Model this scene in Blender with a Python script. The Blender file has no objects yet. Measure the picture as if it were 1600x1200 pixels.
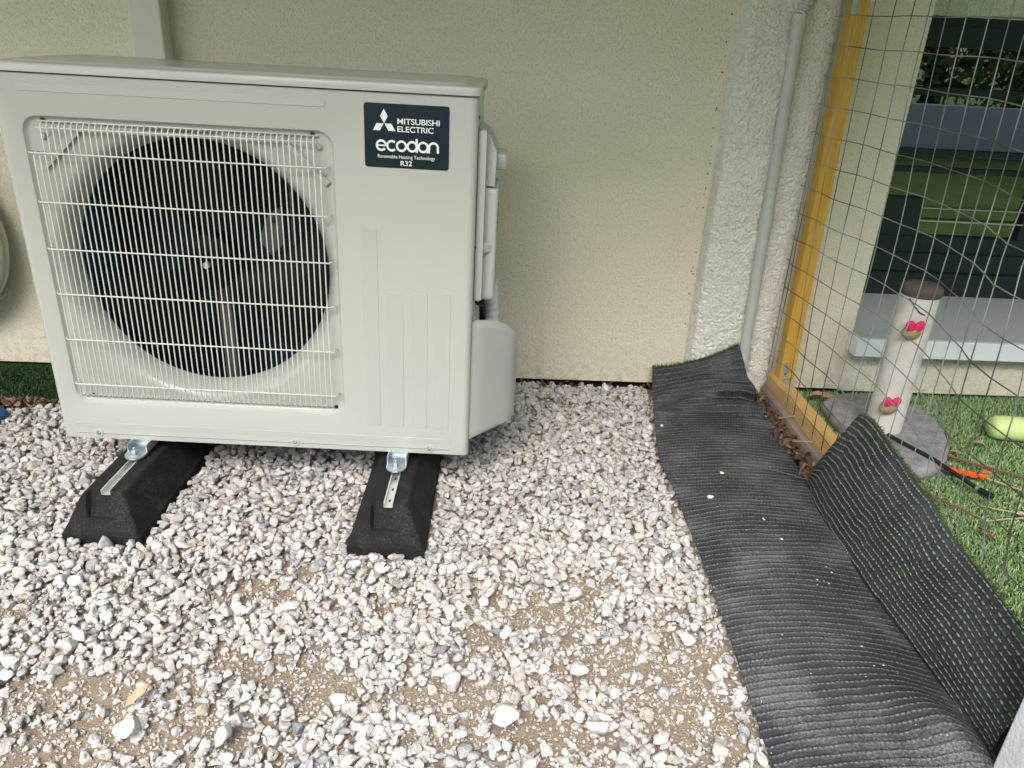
import bpy, bmesh, math, random
import numpy as np
from mathutils import Vector, Matrix, noise
R = math.radians
random.seed(7)
rng = np.random.default_rng(11)
S = bpy.context.scene

# ---------------------------------------------------------------- camera
cd = bpy.data.cameras.new('camera'); cam = bpy.data.objects.new('camera', cd); S.collection.objects.link(cam)
right = Vector((0.99813, -0.03430, 0.05070)); fwd = Vector((0.0527, 0.9078, -0.4160)).normalized()
right = Vector((0.9981, -0.0343, 0.0517)); right = (right - fwd*right.dot(fwd)).normalized(); up = right.cross(fwd)
M = Matrix((right, up, -fwd)).transposed().to_4x4(); M.translation = Vector((0.0033, -1.5879, 1.0428))
cam.matrix_world = M
cd.sensor_width = 36; cd.lens = 27.0; cd.clip_start = .02; cd.clip_end = 400
S.camera = cam

# ---------------------------------------------------------------- sky, sun, exposure
SUN_EL, SUN_AZ = 48, 196          # azimuth: light comes from the garden side (behind the camera)
W = bpy.data.worlds.new('World'); S.world = W; W.use_nodes = True
nt = W.node_tree; bg = nt.nodes['Background']
sky = nt.nodes.new('ShaderNodeTexSky'); sky.sky_type = 'NISHITA'; sky.sun_disc = False
sky.sun_elevation = R(SUN_EL); sky.sun_rotation = R(SUN_AZ); sky.air_density = 1.0; sky.dust_density = 2.5; sky.ozone_density = 1.0
nt.links.new(sky.outputs[0], bg.inputs[0]); bg.inputs[1].default_value = .15
sl = bpy.data.lights.new('sun', 'SUN'); sl.energy = 1.75; sl.angle = R(42); sl.color = (1, .96, .89)
so = bpy.data.objects.new('sun', sl); S.collection.objects.link(so)
sd = Vector((math.sin(R(SUN_AZ))*math.cos(R(SUN_EL)), math.cos(R(SUN_AZ))*math.cos(R(SUN_EL)), math.sin(R(SUN_EL))))
so.rotation_euler = sd.to_track_quat('Z', 'Y').to_euler()
S.view_settings.view_transform = 'Standard'; S.view_settings.look = 'None'; S.view_settings.gamma = 1
S.view_settings.exposure = 1.60

# ---------------------------------------------------------------- helpers
def tag(o, label=None, cat=None, group=None, kind=None):
    if label: o['label'] = label
    if cat: o['category'] = cat
    if group: o['group'] = group
    if kind: o['kind'] = kind
    return o
def empty(name, loc=(0, 0, 0), rz=0, **k):
    o = bpy.data.objects.new(name, None); S.collection.objects.link(o)
    o.location = loc; o.rotation_euler = (0, 0, rz); o.empty_display_size = .05
    return tag(o, **k)
def link(name, me, mat, parent=None, smooth=None, **k):
    if mat and not me.materials: me.materials.append(mat)
    o = bpy.data.objects.new(name, me); S.collection.objects.link(o)
    if parent: o.parent = parent
    if smooth is not None:
        for p in me.polygons: p.use_smooth = True
        if smooth < 179: me.set_sharp_from_angle(angle=R(smooth))
    return tag(o, **k)
class MB:
    def __init__(s): s.v = []; s.f = []
    def add(s, v, f):
        n = len(s.v); s.v += [tuple(p) for p in v]; s.f += [tuple(i+n for i in q) for q in f]; return s
    def bm(s, bm):
        bm.verts.index_update(); s.add([v.co[:] for v in bm.verts], [[v.index for v in f.verts] for f in bm.faces]); bm.free(); return s
    def box(s, x0, x1, y0, y1, z0, z1, bev=0, seg=2, mat=None):
        b = bmesh.new(); bmesh.ops.create_cube(b, size=1)
        for v in b.verts: v.co = Vector(((x0+x1)/2+v.co.x*(x1-x0), (y0+y1)/2+v.co.y*(y1-y0), (z0+z1)/2+v.co.z*(z1-z0)))
        if bev: bmesh.ops.bevel(b, geom=b.edges[:], offset=bev, segments=seg, profile=.5, affect='EDGES')
        if mat: bmesh.ops.transform(b, matrix=mat, verts=b.verts)
        return s.bm(b)
    def cyl(s, p0, p1, r0, r1=None, n=20, cap=True):
        r1 = r0 if r1 is None else r1
        return s.tube([p0, p1], [r0, r1], n, cap)
    def tube(s, pts, r, n=8, cap=True, closed=False):
        pts = [Vector(p) for p in pts]; m = len(pts)
        rr = r if isinstance(r, (list, tuple)) else [r]*m
        t0 = (pts[1]-pts[0]).normalized(); nrm = t0.orthogonal().normalized(); vs = []
        for i, p in enumerate(pts):
            a = pts[i-1] if (i > 0 or closed) else p; b = pts[(i+1) % m] if (i < m-1 or closed) else p
            t = (b-a).normalized(); nrm = (nrm-t*nrm.dot(t)).normalized(); bn = t.cross(nrm)
            for k in range(n):
                an = 2*math.pi*k/n; vs.append(p+(nrm*math.cos(an)+bn*math.sin(an))*rr[i])
        fs = []
        for i in range(m if closed else m-1):
            j = (i+1) % m
            for k in range(n):
                fs.append((i*n+k, i*n+(k+1) % n, j*n+(k+1) % n, j*n+k))
        if cap and not closed: fs.append(tuple(range(n))[::-1]); fs.append(tuple((m-1)*n+k for k in range(n)))
        return s.add(vs, fs)
    def lathe(s, prof, c=(0, 0, 0), n=32, axis='Z'):
        vs = []; m = len(prof)
        for r, h in prof:
            for k in range(n):
                a = 2*math.pi*k/n; x, y = r*math.cos(a), r*math.sin(a)
                vs.append((c[0]+x, c[1]+y, c[2]+h) if axis == 'Z' else (c[0]+x, c[1]+h, c[2]+y) if axis == 'Y' else (c[0]+h, c[1]+x, c[2]+y))
        fs = [(i*n+k, i*n+(k+1) % n, (i+1)*n+(k+1) % n, (i+1)*n+k) for i in range(m-1) for k in range(n)]
        return s.add(vs, fs)
    def prism(s, poly, z0, z1, fn=None):
        """extrude a 2-D outline; fn maps (u, v, w) to a point"""
        fn = fn or (lambda u, v, w: (u, v, w)); n = len(poly)
        vs = [fn(u, v, z0) for u, v in poly]+[fn(u, v, z1) for u, v in poly]
        return s.add(vs, [tuple(range(n))[::-1], tuple(range(n, 2*n))]+[(i, (i+1) % n, n+(i+1) % n, n+i) for i in range(n)])
    def cut(s): s.marks = getattr(s, 'marks', [0]); s.marks.append(len(s.v)); return s
    def each(s, name, mat, parent=None, smooth=None, **k):
        mk = sorted(set(getattr(s, 'marks', [0])+[len(s.v)]))
        for a, b_ in zip(mk, mk[1:]):
            q = MB(); q.v = s.v[a:b_]; q.f = [tuple(i-a for i in f) for f in s.f if a <= f[0] < b_]; o = q.build(name, mat, parent, smooth, **k)
        return o
    def build(s, name, mat, parent=None, smooth=None, fix=True, **k):
        me = bpy.data.meshes.new(name); me.from_pydata([tuple(v) for v in s.v], [], s.f); me.update()
        if fix:
            b = bmesh.new(); b.from_mesh(me); bmesh.ops.recalc_face_normals(b, faces=b.faces); b.to_mesh(me); b.free()
        return link(name, me, mat, parent, smooth, **k)
def rrect(x0, x1, z0, z1, r, n=6):
    out = []
    for cx, cz, a0 in ((x1-r, z1-r, 0), (x0+r, z1-r, 90), (x0+r, z0+r, 180), (x1-r, z0+r, 270)):
        for i in range(n+1):
            a = R(a0+90*i/n); out.append((cx+r*math.cos(a), cz+r*math.sin(a)))
    return out
def np_mesh(name, V, F, color=None):
    """V (n,3), F (m,k) -> mesh; color per vertex (n,3)"""
    me = bpy.data.meshes.new(name); n, m, k = len(V), len(F), F.shape[1]
    me.vertices.add(n); me.vertices.foreach_set('co', V.astype(np.float32).ravel())
    me.loops.add(m*k); me.loops.foreach_set('vertex_index', F.astype(np.int32).ravel())
    me.polygons.add(m); me.polygons.foreach_set('loop_start', np.arange(0, m*k, k, dtype=np.int32))
    me.update(calc_edges=True); me.validate()
    if color is not None:
        a = me.color_attributes.new('tint', 'FLOAT_COLOR', 'POINT')
        a.data.foreach_set('color', np.c_[color, np.ones(n)].astype(np.float32).ravel())
    return me
def grid_mesh(name, nu, nv, fn, uv=None):
    """sheet from fn(u,v)->point with u,v in 0..1, UV in metres through uv=(width,length)"""
    vs = [fn(i/nu, j/nv) for j in range(nv+1) for i in range(nu+1)]
    fs = [(j*(nu+1)+i, j*(nu+1)+i+1, (j+1)*(nu+1)+i+1, (j+1)*(nu+1)+i) for j in range(nv) for i in range(nu)]
    me = bpy.data.meshes.new(name); me.from_pydata([tuple(v) for v in vs], [], fs); me.update()
    if uv:
        l = me.uv_layers.new(name='sheet')
        for p in me.polygons:
            for li in p.loop_indices:
                vi = me.loops[li].vertex_index; l.data[li].uv = ((vi % (nu+1))/nu*uv[0], (vi//(nu+1))/nv*uv[1])
    return me

# ---------------------------------------------------------------- materials
def mat(name, col=(.5, .5, .5), rough=.6, metal=0, spec=.5, **k):
    m = bpy.data.materials.new(name); m.use_nodes = True; b = m.node_tree.nodes['Principled BSDF']
    b.inputs['Base Color'].default_value = (*col, 1); b.inputs['Roughness'].default_value = rough
    b.inputs['Metallic'].default_value = metal; b.inputs['Specular IOR Level'].default_value = spec
    for a, v in k.items(): b.inputs[a.replace('_', ' ')].default_value = v
    return m
class N:
    def __init__(s, m): s.m = m; s.t = m.node_tree; s.b = s.t.nodes['Principled BSDF']; s.tc = s.t.nodes.new('ShaderNodeTexCoord')
    def n(s, ty, **k):
        o = s.t.nodes.new(ty)
        for a, v in k.items():
            if a.startswith('i_'):
                o.inputs[a[2:].replace('_', ' ')].default_value = v
            else: setattr(o, a, v)
        return o
    def l(s, a, b): s.t.links.new(a, b); return b
    def noise(s, scale, detail=4, rough=.55, dist=0, co='Object', vec=None):
        o = s.n('ShaderNodeTexNoise', i_Scale=scale, i_Detail=detail, i_Roughness=rough, i_Distortion=dist)
        s.l(vec or s.tc.outputs[co], o.inputs['Vector']); return o.outputs['Fac']
    def ramp(s, fac, stops, interp='LINEAR'):
        o = s.n('ShaderNodeValToRGB'); s.l(fac, o.inputs[0]); e = o.color_ramp.elements; o.color_ramp.interpolation = interp
        while len(e) < len(stops): e.new(.5)
        for x, (p, c) in zip(e, stops): x.position = p; x.color = (*c, 1) if len(c) == 3 else c
        return o.outputs[0]
    def math(s, op, a, b=None, c=None, clamp=False):
        o = s.n('ShaderNodeMath', operation=op, use_clamp=clamp)
        for i, x in enumerate((a, b, c)):
            if x is None: continue
            if isinstance(x, (int, float)): o.inputs[i].default_value = x
            else: s.l(x, o.inputs[i])
        return o.outputs[0]
    def mix(s, f, a, b, mode='MIX'):
        o = s.n('ShaderNodeMix', data_type='RGBA', blend_type=mode)
        for i, x in ((0, f), (6, a), (7, b)):
            if isinstance(x, (int, float)): o.inputs[i].default_value = x
            elif isinstance(x, tuple): o.inputs[i].default_value = (*x, 1)
            else: s.l(x, o.inputs[i])
        return o.outputs[2]
    def bump(s, h, dist, strength=1, prev=None):
        o = s.n('ShaderNodeBump', i_Distance=dist, i_Strength=strength); s.l(h, o.inputs['Height'])
        if prev: s.l(prev, o.inputs['Normal'])
        return o.outputs[0]
    def col(s, c): s.l(c, s.b.inputs['Base Color'])
    def nor(s, c): s.l(c, s.b.inputs['Normal'])
    def rough(s, c): s.l(c, s.b.inputs['Roughness'])

def stucco(name, c0, c1, fine, dist, coarse=None, cd_=0):
    m = mat(name, c0, .92, spec=.2); t = N(m)
    big = t.noise(2.2, 5); f = t.noise(fine, 6, .65)
    c = t.mix(t.ramp(big, [(.35, (0, 0, 0)), (.7, (1, 1, 1))]), c0, c1)
    c = t.mix(t.ramp(f, [(.34, (1, 1, 1)), (.50, (0, 0, 0))]), c, tuple(x*.80 for x in c0))
    sp = t.noise(55, 2, .5); c = t.mix(t.ramp(sp, [(.76, (0, 0, 0)), (.79, (1, 1, 1))]), c, tuple(x*.45 for x in c0))
    sep = t.n('ShaderNodeSeparateXYZ'); g = t.n('ShaderNodeNewGeometry'); t.l(g.outputs['Position'], sep.inputs[0])
    low = t.math('SUBTRACT', 1, t.math('DIVIDE', sep.outputs[2], .16), clamp=True)
    spl = t.math('MULTIPLY', low, t.ramp(t.noise(38, 5, .7), [(.45, (0, 0, 0)), (.68, (1, 1, 1))]))
    c = t.mix(t.math('MULTIPLY', spl, .55), c, (.36, .31, .23))
    st = t.ramp(t.noise(1.3, 6, .65, 1.2), [(.52, (0, 0, 0)), (.72, (.2, .2, .2))]); c = t.mix(st, c, tuple(x*.72 for x in c0))
    t.col(c); b = t.bump(f, dist)
    if coarse: b = t.bump(t.noise(coarse, 3, .5, .6), cd_, 1, b)
    t.nor(b); return m
M_wall = stucco('wall_render', (.83, .79, .61), (.85, .815, .66), 170, .0065, 60, .004)
M_rough = stucco('rough_render', (.84, .825, .735), (.86, .85, .77), 150, .007, 60, .006)
def paint(name, c, rough=.33):
    m = mat(name, c, rough, spec=.5); t = N(m)
    n1 = t.noise(2.5, 3); t.col(t.mix(t.ramp(n1, [(.3, (0, 0, 0)), (.8, (1, 1, 1))]), c, tuple(x*.97 for x in c)))
    t.nor(t.bump(t.noise(420, 2), .00015, .6)); return m
M_unit = paint('ivory_paint', (.42, .43, .395), .24)
M_plastic = paint('ivory_plastic', (.43, .44, .41), .42)
M_grille = mat('ivory_wire', (.60, .61, .55), .35)
M_black = mat('black_plastic', (.012, .012, .014), .45)
M_dark = mat('black_inside', (.006, .006, .007), .9)
M_fan = mat('fan_plastic', (.002, .002, .003), .5, spec=.12)
M_shaded = mat('shaded_zinc', (.09, .095, .095), .5, metal=.3)  # darkened metal for the motor bracket, chamber shade put into its colour
M_steel = mat('zinc', (.62, .64, .64), .32, metal=.9)
t = N(M_steel); t.rough(t.ramp(t.noise(90, 5), [(.3, (.38,)*3), (.7, (.6,)*3)])); t.col(t.mix(t.noise(40, 4), (.40, .46, .50), (.58, .65, .69)))
M_alu = mat('aluminium_channel', (.70, .70, .68), .42, metal=.7)
M_badge = mat('badge_blue', (.008, .016, .026), .12, spec=.7)
M_letter = mat('badge_white', (.78, .80, .76), .4)
M_rubber = mat('rubber', (.012, .012, .013), .85, spec=.3)
t = N(M_rubber); f = t.noise(260, 5, .7); t.nor(t.bump(f, .0018))
dst = t.noise(14, 5, .7); t.col(t.mix(t.ramp(t.math('MULTIPLY', dst, f), [(.27, (0, 0, 0)), (.42, (1, 1, 1))]), (.010, .010, .011), (.05, .048, .045)))
M_wood = mat('stained_pine', (.5, .27, .06), .5); t = N(M_wood)
def wood(m, a, b, axis='z'):
    t = N(m); mp = t.n('ShaderNodeMapping'); t.l(t.tc.outputs['Object'], mp.inputs[0])
    mp.inputs['Scale'].default_value = (60, 60, 3) if axis == 'z' else (60, 3, 60)
    g = t.noise(1.2, 5, .6, 1.5, vec=mp.outputs[0]); t.col(t.mix(t.ramp(g, [(.35, (0, 0, 0)), (.65, (1, 1, 1))]), a, b))
    t.nor(t.bump(g, .0006)); return m
wood(M_wood, (.64, .37, .055), (.50, .26, .030)); M_woodr = wood(mat('stained_pine_rail', rough=.5), (.62, .40, .14), (.50, .30, .09), 'y')
M_sleeper = wood(mat('weathered_board', rough=.8), (.17, .13, .10), (.28, .22, .18), 'y')
M_conduit = mat('grey_pvc', (.3, .33, .32), .5)
t = N(M_conduit); t.col(t.mix(t.ramp(t.noise(20, 6, .7), [(.5, (0, 0, 0)), (.8, (1, 1, 1))]), (.47, .48, .44), (.38, .38, .33)))
M_wire = mat('galvanised_wire', (.17, .18, .17), .45, metal=.35)
t = N(M_wire); t.col(t.mix(t.ramp(t.noise(4, 2), [(.45, (0, 0, 0)), (.6, (1, 1, 1))]), (.29, .32, .31), (.09, .08, .068)))
M_frame = mat('anthracite_frame', (.010, .017, .022), .35)
M_sill = mat('grey_sill', (.40, .43, .42), .5)
M_sillf = mat('sill_front', (.70, .76, .77), .5)
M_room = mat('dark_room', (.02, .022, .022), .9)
M_glass = bpy.data.materials.new('window_glass'); M_glass.use_nodes = True
nt = M_glass.node_tree; nt.nodes.clear(); o_ = nt.nodes.new('ShaderNodeOutputMaterial'); mx = nt.nodes.new('ShaderNodeMixShader')
fr = nt.nodes.new('ShaderNodeFresnel'); fr.inputs[0].default_value = 2.5; gl = nt.nodes.new('ShaderNodeBsdfGlossy'); gl.inputs['Roughness'].default_value = .0
tr = nt.nodes.new('ShaderNodeBsdfTransparent'); tr.inputs[0].default_value = (.7, .75, .73, 1)
nt.links.new(fr.outputs[0], mx.inputs[0]); nt.links.new(tr.outputs[0], mx.inputs[1]); nt.links.new(gl.outputs[0], mx.inputs[2]); nt.links.new(mx.outputs[0], o_.inputs[0])

def tinted(name, rough=.85, veins=True, scale=120, spec=.3, bumpd=.0012):
    m = mat(name, rough=rough, spec=spec); t = N(m); a = t.n('ShaderNodeVertexColor', layer_name='tint'); c = a.outputs[0]
    if veins:
        v = t.ramp(t.noise(scale, 5, .65), [(.3, (.74, .73, .72)), (.5, (.98, .98, .98)), (.68, (1.12, 1.12, 1.12))]); c = t.mix(1.0, c, v, 'MULTIPLY')
        d = t.noise(38, 4); c = t.mix(t.ramp(d, [(.58, (0, 0, 0)), (.72, (.35, .35, .35))]), c, (.48, .41, .33))
        t.nor(t.bump(t.noise(420, 4), bumpd, 1, t.bump(t.noise(130, 3), bumpd*2)))
    t.col(c); return m
M_stone = tinted('limestone'); M_leaf = tinted('dry_leaf', .7, False); M_blade = tinted('turf_fibre', .5, False)
M_soil = mat('sandy_soil', rough=.95, spec=.15); t = N(M_soil)
g1 = t.noise(420, 6, .8); g2 = t.noise(5, 5); g3 = t.noise(95, 4, .65); g4 = t.noise(190, 3, .6)
c = t.mix(t.ramp(g2, [(.35, (0, 0, 0)), (.65, (1, 1, 1))]), (.48, .38, .28), (.55, .45, .345))
c = t.mix(t.ramp(g1, [(.40, (0, 0, 0)), (.54, (1, 1, 1))]), (.28, .22, .16), c)
c = t.mix(t.ramp(g3, [(.56, (0, 0, 0)), (.66, (1, 1, 1))]), c, (.54, .46, .37))
c = t.mix(t.ramp(g4, [(.60, (0, 0, 0)), (.67, (1, 1, 1))]), c, (.60, .54, .46)); t.col(c)
t.nor(t.bump(g1, .006, 1, t.bump(g4, .004, 1, t.bump(g3, .006))))
M_lawn = mat('garden_lawn', rough=.9, spec=.2); t = N(M_lawn)
t.col(t.mix(t.ramp(t.noise(3, 8, .7), [(.3, (0, 0, 0)), (.7, (1, 1, 1))]), (.07, .14, .025), (.17, .25, .06)))
M_turfbase = mat('turf_base', rough=.9, spec=.1); t = N(M_turfbase)
t.col(t.mix(t.noise(200, 4), (.012, .035, .008), (.035, .085, .02)))
M_plush = mat('grey_plush', rough=1, spec=.1); t = N(M_plush)
t.col(t.mix(t.ramp(t.noise(28, 6, .7), [(.35, (0, 0, 0)), (.65, (1, 1, 1))]), (.24, .23, .235), (.42, .41, .42))); t.nor(t.bump(t.noise(300, 4, .7), .004))
M_plushdk = mat('brown_grey_plush', rough=1, spec=.1); t = N(M_plushdk)
t.col(t.mix(t.noise(60, 6, .7), (.07, .055, .05), (.19, .165, .155))); t.nor(t.bump(t.noise(300, 4, .7), .004))
M_sisal = mat('white_sisal', rough=.95, spec=.1); t = N(M_sisal)
mp = t.n('ShaderNodeMapping'); t.l(t.tc.outputs['Object'], mp.inputs[0]); mp.inputs['Scale'].default_value = (1, 1, 6); mp.inputs['Rotation'].default_value = (.3, .2, 0)
s1 = t.noise(160, 5, .7, vec=mp.outputs[0]); t.col(t.mix(t.ramp(t.noise(18, 5), [(.45, (0, 0, 0)), (.75, (1, 1, 1))]), (.82, .79, .74), (.64, .58, .50)))
t.nor(t.bump(s1, .0035))
M_pink = mat('pink_felt', (.72, .02, .12), .8); M_ball = mat('jute_ball', rough=.95); t = N(M_ball); t.col(t.mix(t.noise(180, 4), (.16, .12, .04), (.45, .38, .2)))
M_lime = mat('lime_plastic', (.62, .78, .30), .35, Subsurface_Weight=.3)
M_orange = mat('orange_fluff', (.95, .12, .01), .8); M_bark = mat('twig_bark', (.20, .08, .035), .8); M_straw = mat('dry_stalk', (.42, .34, .2), .8)
M_blue = mat('blue_plastic', (.01, .045, .14), .4); M_duct = mat('duct_plastic', (.62, .61, .53), .5)
M_hose = mat('cream_hose', (.48, .46, .38), .5); M_insul = mat('white_insulation', (.62, .64, .66), .7)
M_coil = mat('coil_fins', rough=.5); t = N(M_coil); wv = t.n('ShaderNodeTexWave', i_Scale=90.0); t.l(t.tc.outputs['Object'], wv.inputs[0]); t.col(t.mix(wv.outputs['Fac'], (.002, .006, .012), (.004, .03, .055)))
M_pillar = stucco('white_render', (.66, .68, .70), (.72, .74, .76), 150, .003)

# turf backing: rows of stitches printed in sheet metres (u across, v along)
def backing(name, rows_along, dark=(.016, .018, .020), stitch=(.11, .115, .11), pitch=.016, green=.0, lw=.22, dst=.85):
    m = mat(name, rough=.62, spec=.35); t = N(m)
    uvn = t.n('ShaderNodeUVMap'); sep = t.n('ShaderNodeSeparateXYZ'); t.l(uvn.outputs[0], sep.inputs[0])
    a, b = (sep.outputs[0], sep.outputs[1]) if rows_along else (sep.outputs[1], sep.outputs[0])
    wob = t.math('MULTIPLY', t.math('SUBTRACT', t.noise(7, 5, .6, co='UV'), .5), .020)
    a = t.math('ADD', a, wob)
    jit = t.math('MULTIPLY', t.math('SUBTRACT', t.noise(300, 2, .5, co='UV'), .5), .004); a2 = t.math('ADD', a, jit)
    row = t.math('ABSOLUTE', t.math('SUBTRACT', t.math('FRACT', t.math('DIVIDE', a2, pitch)), .5))       # .5 between rows, 0 on a row
    line = t.math('SUBTRACT', 1, t.math('DIVIDE', row, lw), clamp=True)
    idx = t.math('FLOOR', t.math('DIVIDE', a2, pitch)); off = t.math('MULTIPLY', idx, .371)
    d = t.math('ABSOLUTE', t.math('SUBTRACT', t.math('FRACT', t.math('ADD', t.math('DIVIDE', b, .0085), off)), .5))
    dash = t.math('SUBTRACT', 1, t.math('MULTIPLY', t.math('MULTIPLY', d, d), 2.9), clamp=True)
    st = t.math('MULTIPLY', line, dash)
    brk = t.ramp(t.noise(150, 3, .6, co='UV'), [(.36, (.35,)*3), (.55, (1, 1, 1))])
    h = t.math('MULTIPLY', st, brk)
    c = t.mix(t.ramp(t.noise(2.5, 4, co='UV'), [(.35, (0, 0, 0)), (.65, (1, 1, 1))]), dark, tuple(x*1.7+.004 for x in dark))
    c = t.mix(t.ramp(h, [(.30, (0, 0, 0)), (.75, (1, 1, 1))]), c, stitch)
    dust = t.ramp(t.math('MULTIPLY', t.noise(6, 5, .6, co='UV'), t.noise(220, 4, .7, co='UV')), [(.23, (0, 0, 0)), (.37, (dst, dst, dst))])
    c = t.mix(dust, c, (.14, .145, .15))
    sp = t.ramp(t.noise(130, 2, .5, co='UV'), [(.735, (0, 0, 0)), (.755, (1, 1, 1))]); c = t.mix(sp, c, (.55, .55, .52))
    if green: c = t.mix(t.ramp(t.noise(25, 4, .7, co='UV'), [(.6, (0, 0, 0)), (.72, (green,)*3)]), c, (.06, .13, .03))
    t.col(c)
    groove = t.math('SMOOTH_MAX', line, h, .2)
    t.nor(t.bump(t.noise(500, 3, co='UV'), .0012, 1, t.bump(t.math('ADD', t.math('MULTIPLY', line, .45), h), .0024))); return m
M_back1 = backing('turf_backing_across', False, (.021, .024, .029), (.17, .178, .185), .016, 0, .28, .95)
M_back2 = backing('turf_backing_along', True, (.014, .019, .018), (.40, .43, .385), .0148, .6, .25, .35)

# ================================================================ SETTING
ny = 120
def soil_h(x, y):
    return -.016+.008*(noise.noise(Vector((x*3.1, y*3.1, 5)))+.5*noise.noise(Vector((x*9, y*9, 1))))
me = grid_mesh('ground', 230, 140, lambda u, v: (-3.2+4.1*u, -2.0+2.72*v, soil_h(-3.2+4.1*u, -2.0+2.72*v)))
link('ground', me, M_soil, smooth=180, kind='structure')
MB().add([(-60, -60, -.06), (60, -60, -.06), (60, 1.2, -.06), (-60, 1.2, -.06)], [(0, 1, 2, 3)]).build('lawn', M_lawn, kind='structure')

# ---- house wall with everything fixed to it
YW = .71
house = empty('house_wall', (0, YW, 0), label='cream rendered house wall behind the heat pump, with a deep window on the right', cat='wall')
def hp(mb, name, m, parent=house, **k):
    mb.v = [(a, b-YW, c) for a, b, c in mb.v]; return mb.build(name, m, parent, **k)
hp(MB().box(-4.5, 1.234, YW, 1.25, .012, 2.355), 'render_face', M_wall)
b = MB().box(1.234, 2.75, YW, 1.25, .006, .165); b.box(2.75, 4.6, YW, 1.25, .006, 2.355); b.box(1.234, 2.75, YW, 1.03, 2.0, 2.355)
hp(b, 'render_face', M_wall)
b = MB().box(1.2345, 2.7495, 1.032, 1.245, 1.159, 2.35); hp(b, 'lintel', M_rough)
hp(MB().box(-4.5, 4.6, YW+.03, 1.2, -.08, .02), 'footing', M_black)
# pilaster: lumpy rough-cast strip
def pil(u, v):
    # u runs round left side, front, right side
    z = 1.36*v/.8 if v < .8 else 1.36+.99*(v-.8)/.2
    pts = [(.694, .708), (.702, .662), (.728, .652), (.93, .652), (.957, .662), (.966, .708)]
    L = [0, .06, .12, .88, .94, 1.0]
    for k in range(5):
        if u <= L[k+1]+1e-9:
            f = (u-L[k])/(L[k+1]-L[k]); x = pts[k][0]*(1-f)+pts[k+1][0]*f; y = pts[k][1]*(1-f)+pts[k+1][1]*f; break
    q = Vector((x*75, y*75, z*95)); w = noise.noise(q+noise.noise_vector(q*.7)*1.1); w2 = noise.noise(q*2.1)
    d = .0075*(.28-abs(w))+.0022*w2+.004*noise.noise(Vector((x*5, 3, z*4)))+.003*noise.noise(Vector((x*28, 3, z*30)))
    nx = -1 if u < .09 else (1 if u > .91 else 0)
    return (x+nx*d*.6, y-YW-d, z)
link('pilaster', grid_mesh('pilaster', 130, 640, pil), M_rough, house, 60)
b = MB(); rp = random.Random(3)
for k in range(46):
    z = .05+1.15*rp.random(); x = .678+.008*rp.random()-.006*z; b.cyl((x, YW+.001, z), (x, YW-.0012, z), .0008+.0018*rp.random()**2, n=6)
hp(b, 'pitting', M_black, kind='stuff')
# unseen overhang, sized and tinted to darken and yellow the upper wall
hp(MB().box(-5, 5, -1.60, YW+.5, 2.36, 2.50), 'unseen_eave', mat('eave_tint', (.40, .38, .15), .8))
# sill
b = MB(); pr = [(.655, .160), (.655, .216), (1.03, .268), (1.03, .17)]
n = 4; vs = [(x, y, z) for x in (1.238, 2.746) for y, z in pr]; b.add(vs, [(0, 1, 2, 3), (7, 6, 5, 4), (0, 4, 5, 1), (1, 5, 6, 2), (2, 6, 7, 3), (3, 7, 4, 0)])
hp(b, 'window_sill', M_sill)
b = MB().box(1.222, 2.77, .640, .657, .158, .2175, .002); b.box(1.222, 1.236, .655, .708, .158, .219, .002); hp(b, 'sill_edge', M_sillf)
# window: bars at their heights
win = hp(MB().box(1.24, 2.744, 1.022, 1.05, 1.131, 1.158), 'window', M_frame)
b = MB().box(1.24, 2.744, 1.010, 1.05, 1.071, 1.1305)
for z0, z1, y0 in ((.926, .952, 1.012), (.742, .760, 1.016), (.684, .702, 1.02), (.413, .470, 1.012), (.345, .4127, 1.004), (.262, .3447, .990)): b.box(1.24, 2.744, y0, 1.05, z0, z1, .0015, 1)
for x0, x1 in ((1.24, 1.285), (1.90, 1.985), (2.70, 2.744)): b.box(x0, x1, 1.014, 1.048, .471, 1.0705)
b.box(1.24, 1.53, 1.006, 1.05, .4705, .60, .002)
f = hp(b, 'frame', M_frame, win)
b = MB().box(1.53, 1.90, 1.008, 1.014, .522, .526).cut(); b.box(1.53, 1.90, 1.010, 1.016, .566, .568)
b.v = [(a, q-YW, c) for a, q, c in b.v]; b.each('pane_line', M_sill, win)  # thin grey strips stand in for pale lines in the glass
hp(MB().box(1.24, 2.744, 1.034, 1.038, .4, 1.11), 'pane', M_glass, win)
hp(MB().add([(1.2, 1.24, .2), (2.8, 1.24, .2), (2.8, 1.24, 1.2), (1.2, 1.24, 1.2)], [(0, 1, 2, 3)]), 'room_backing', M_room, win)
# cable duct behind the unit (left)
hp(MB().box(-.915, -.832, .648, YW+.002, .02, 2.35, .004), 'placeholder', M_duct, None).name = 'cable_duct'
dd = bpy.data.objects['cable_duct']; dd.location = (0, YW, 0); tag(dd, 'beige vertical cable duct on the wall behind the heat pump', 'duct')

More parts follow.
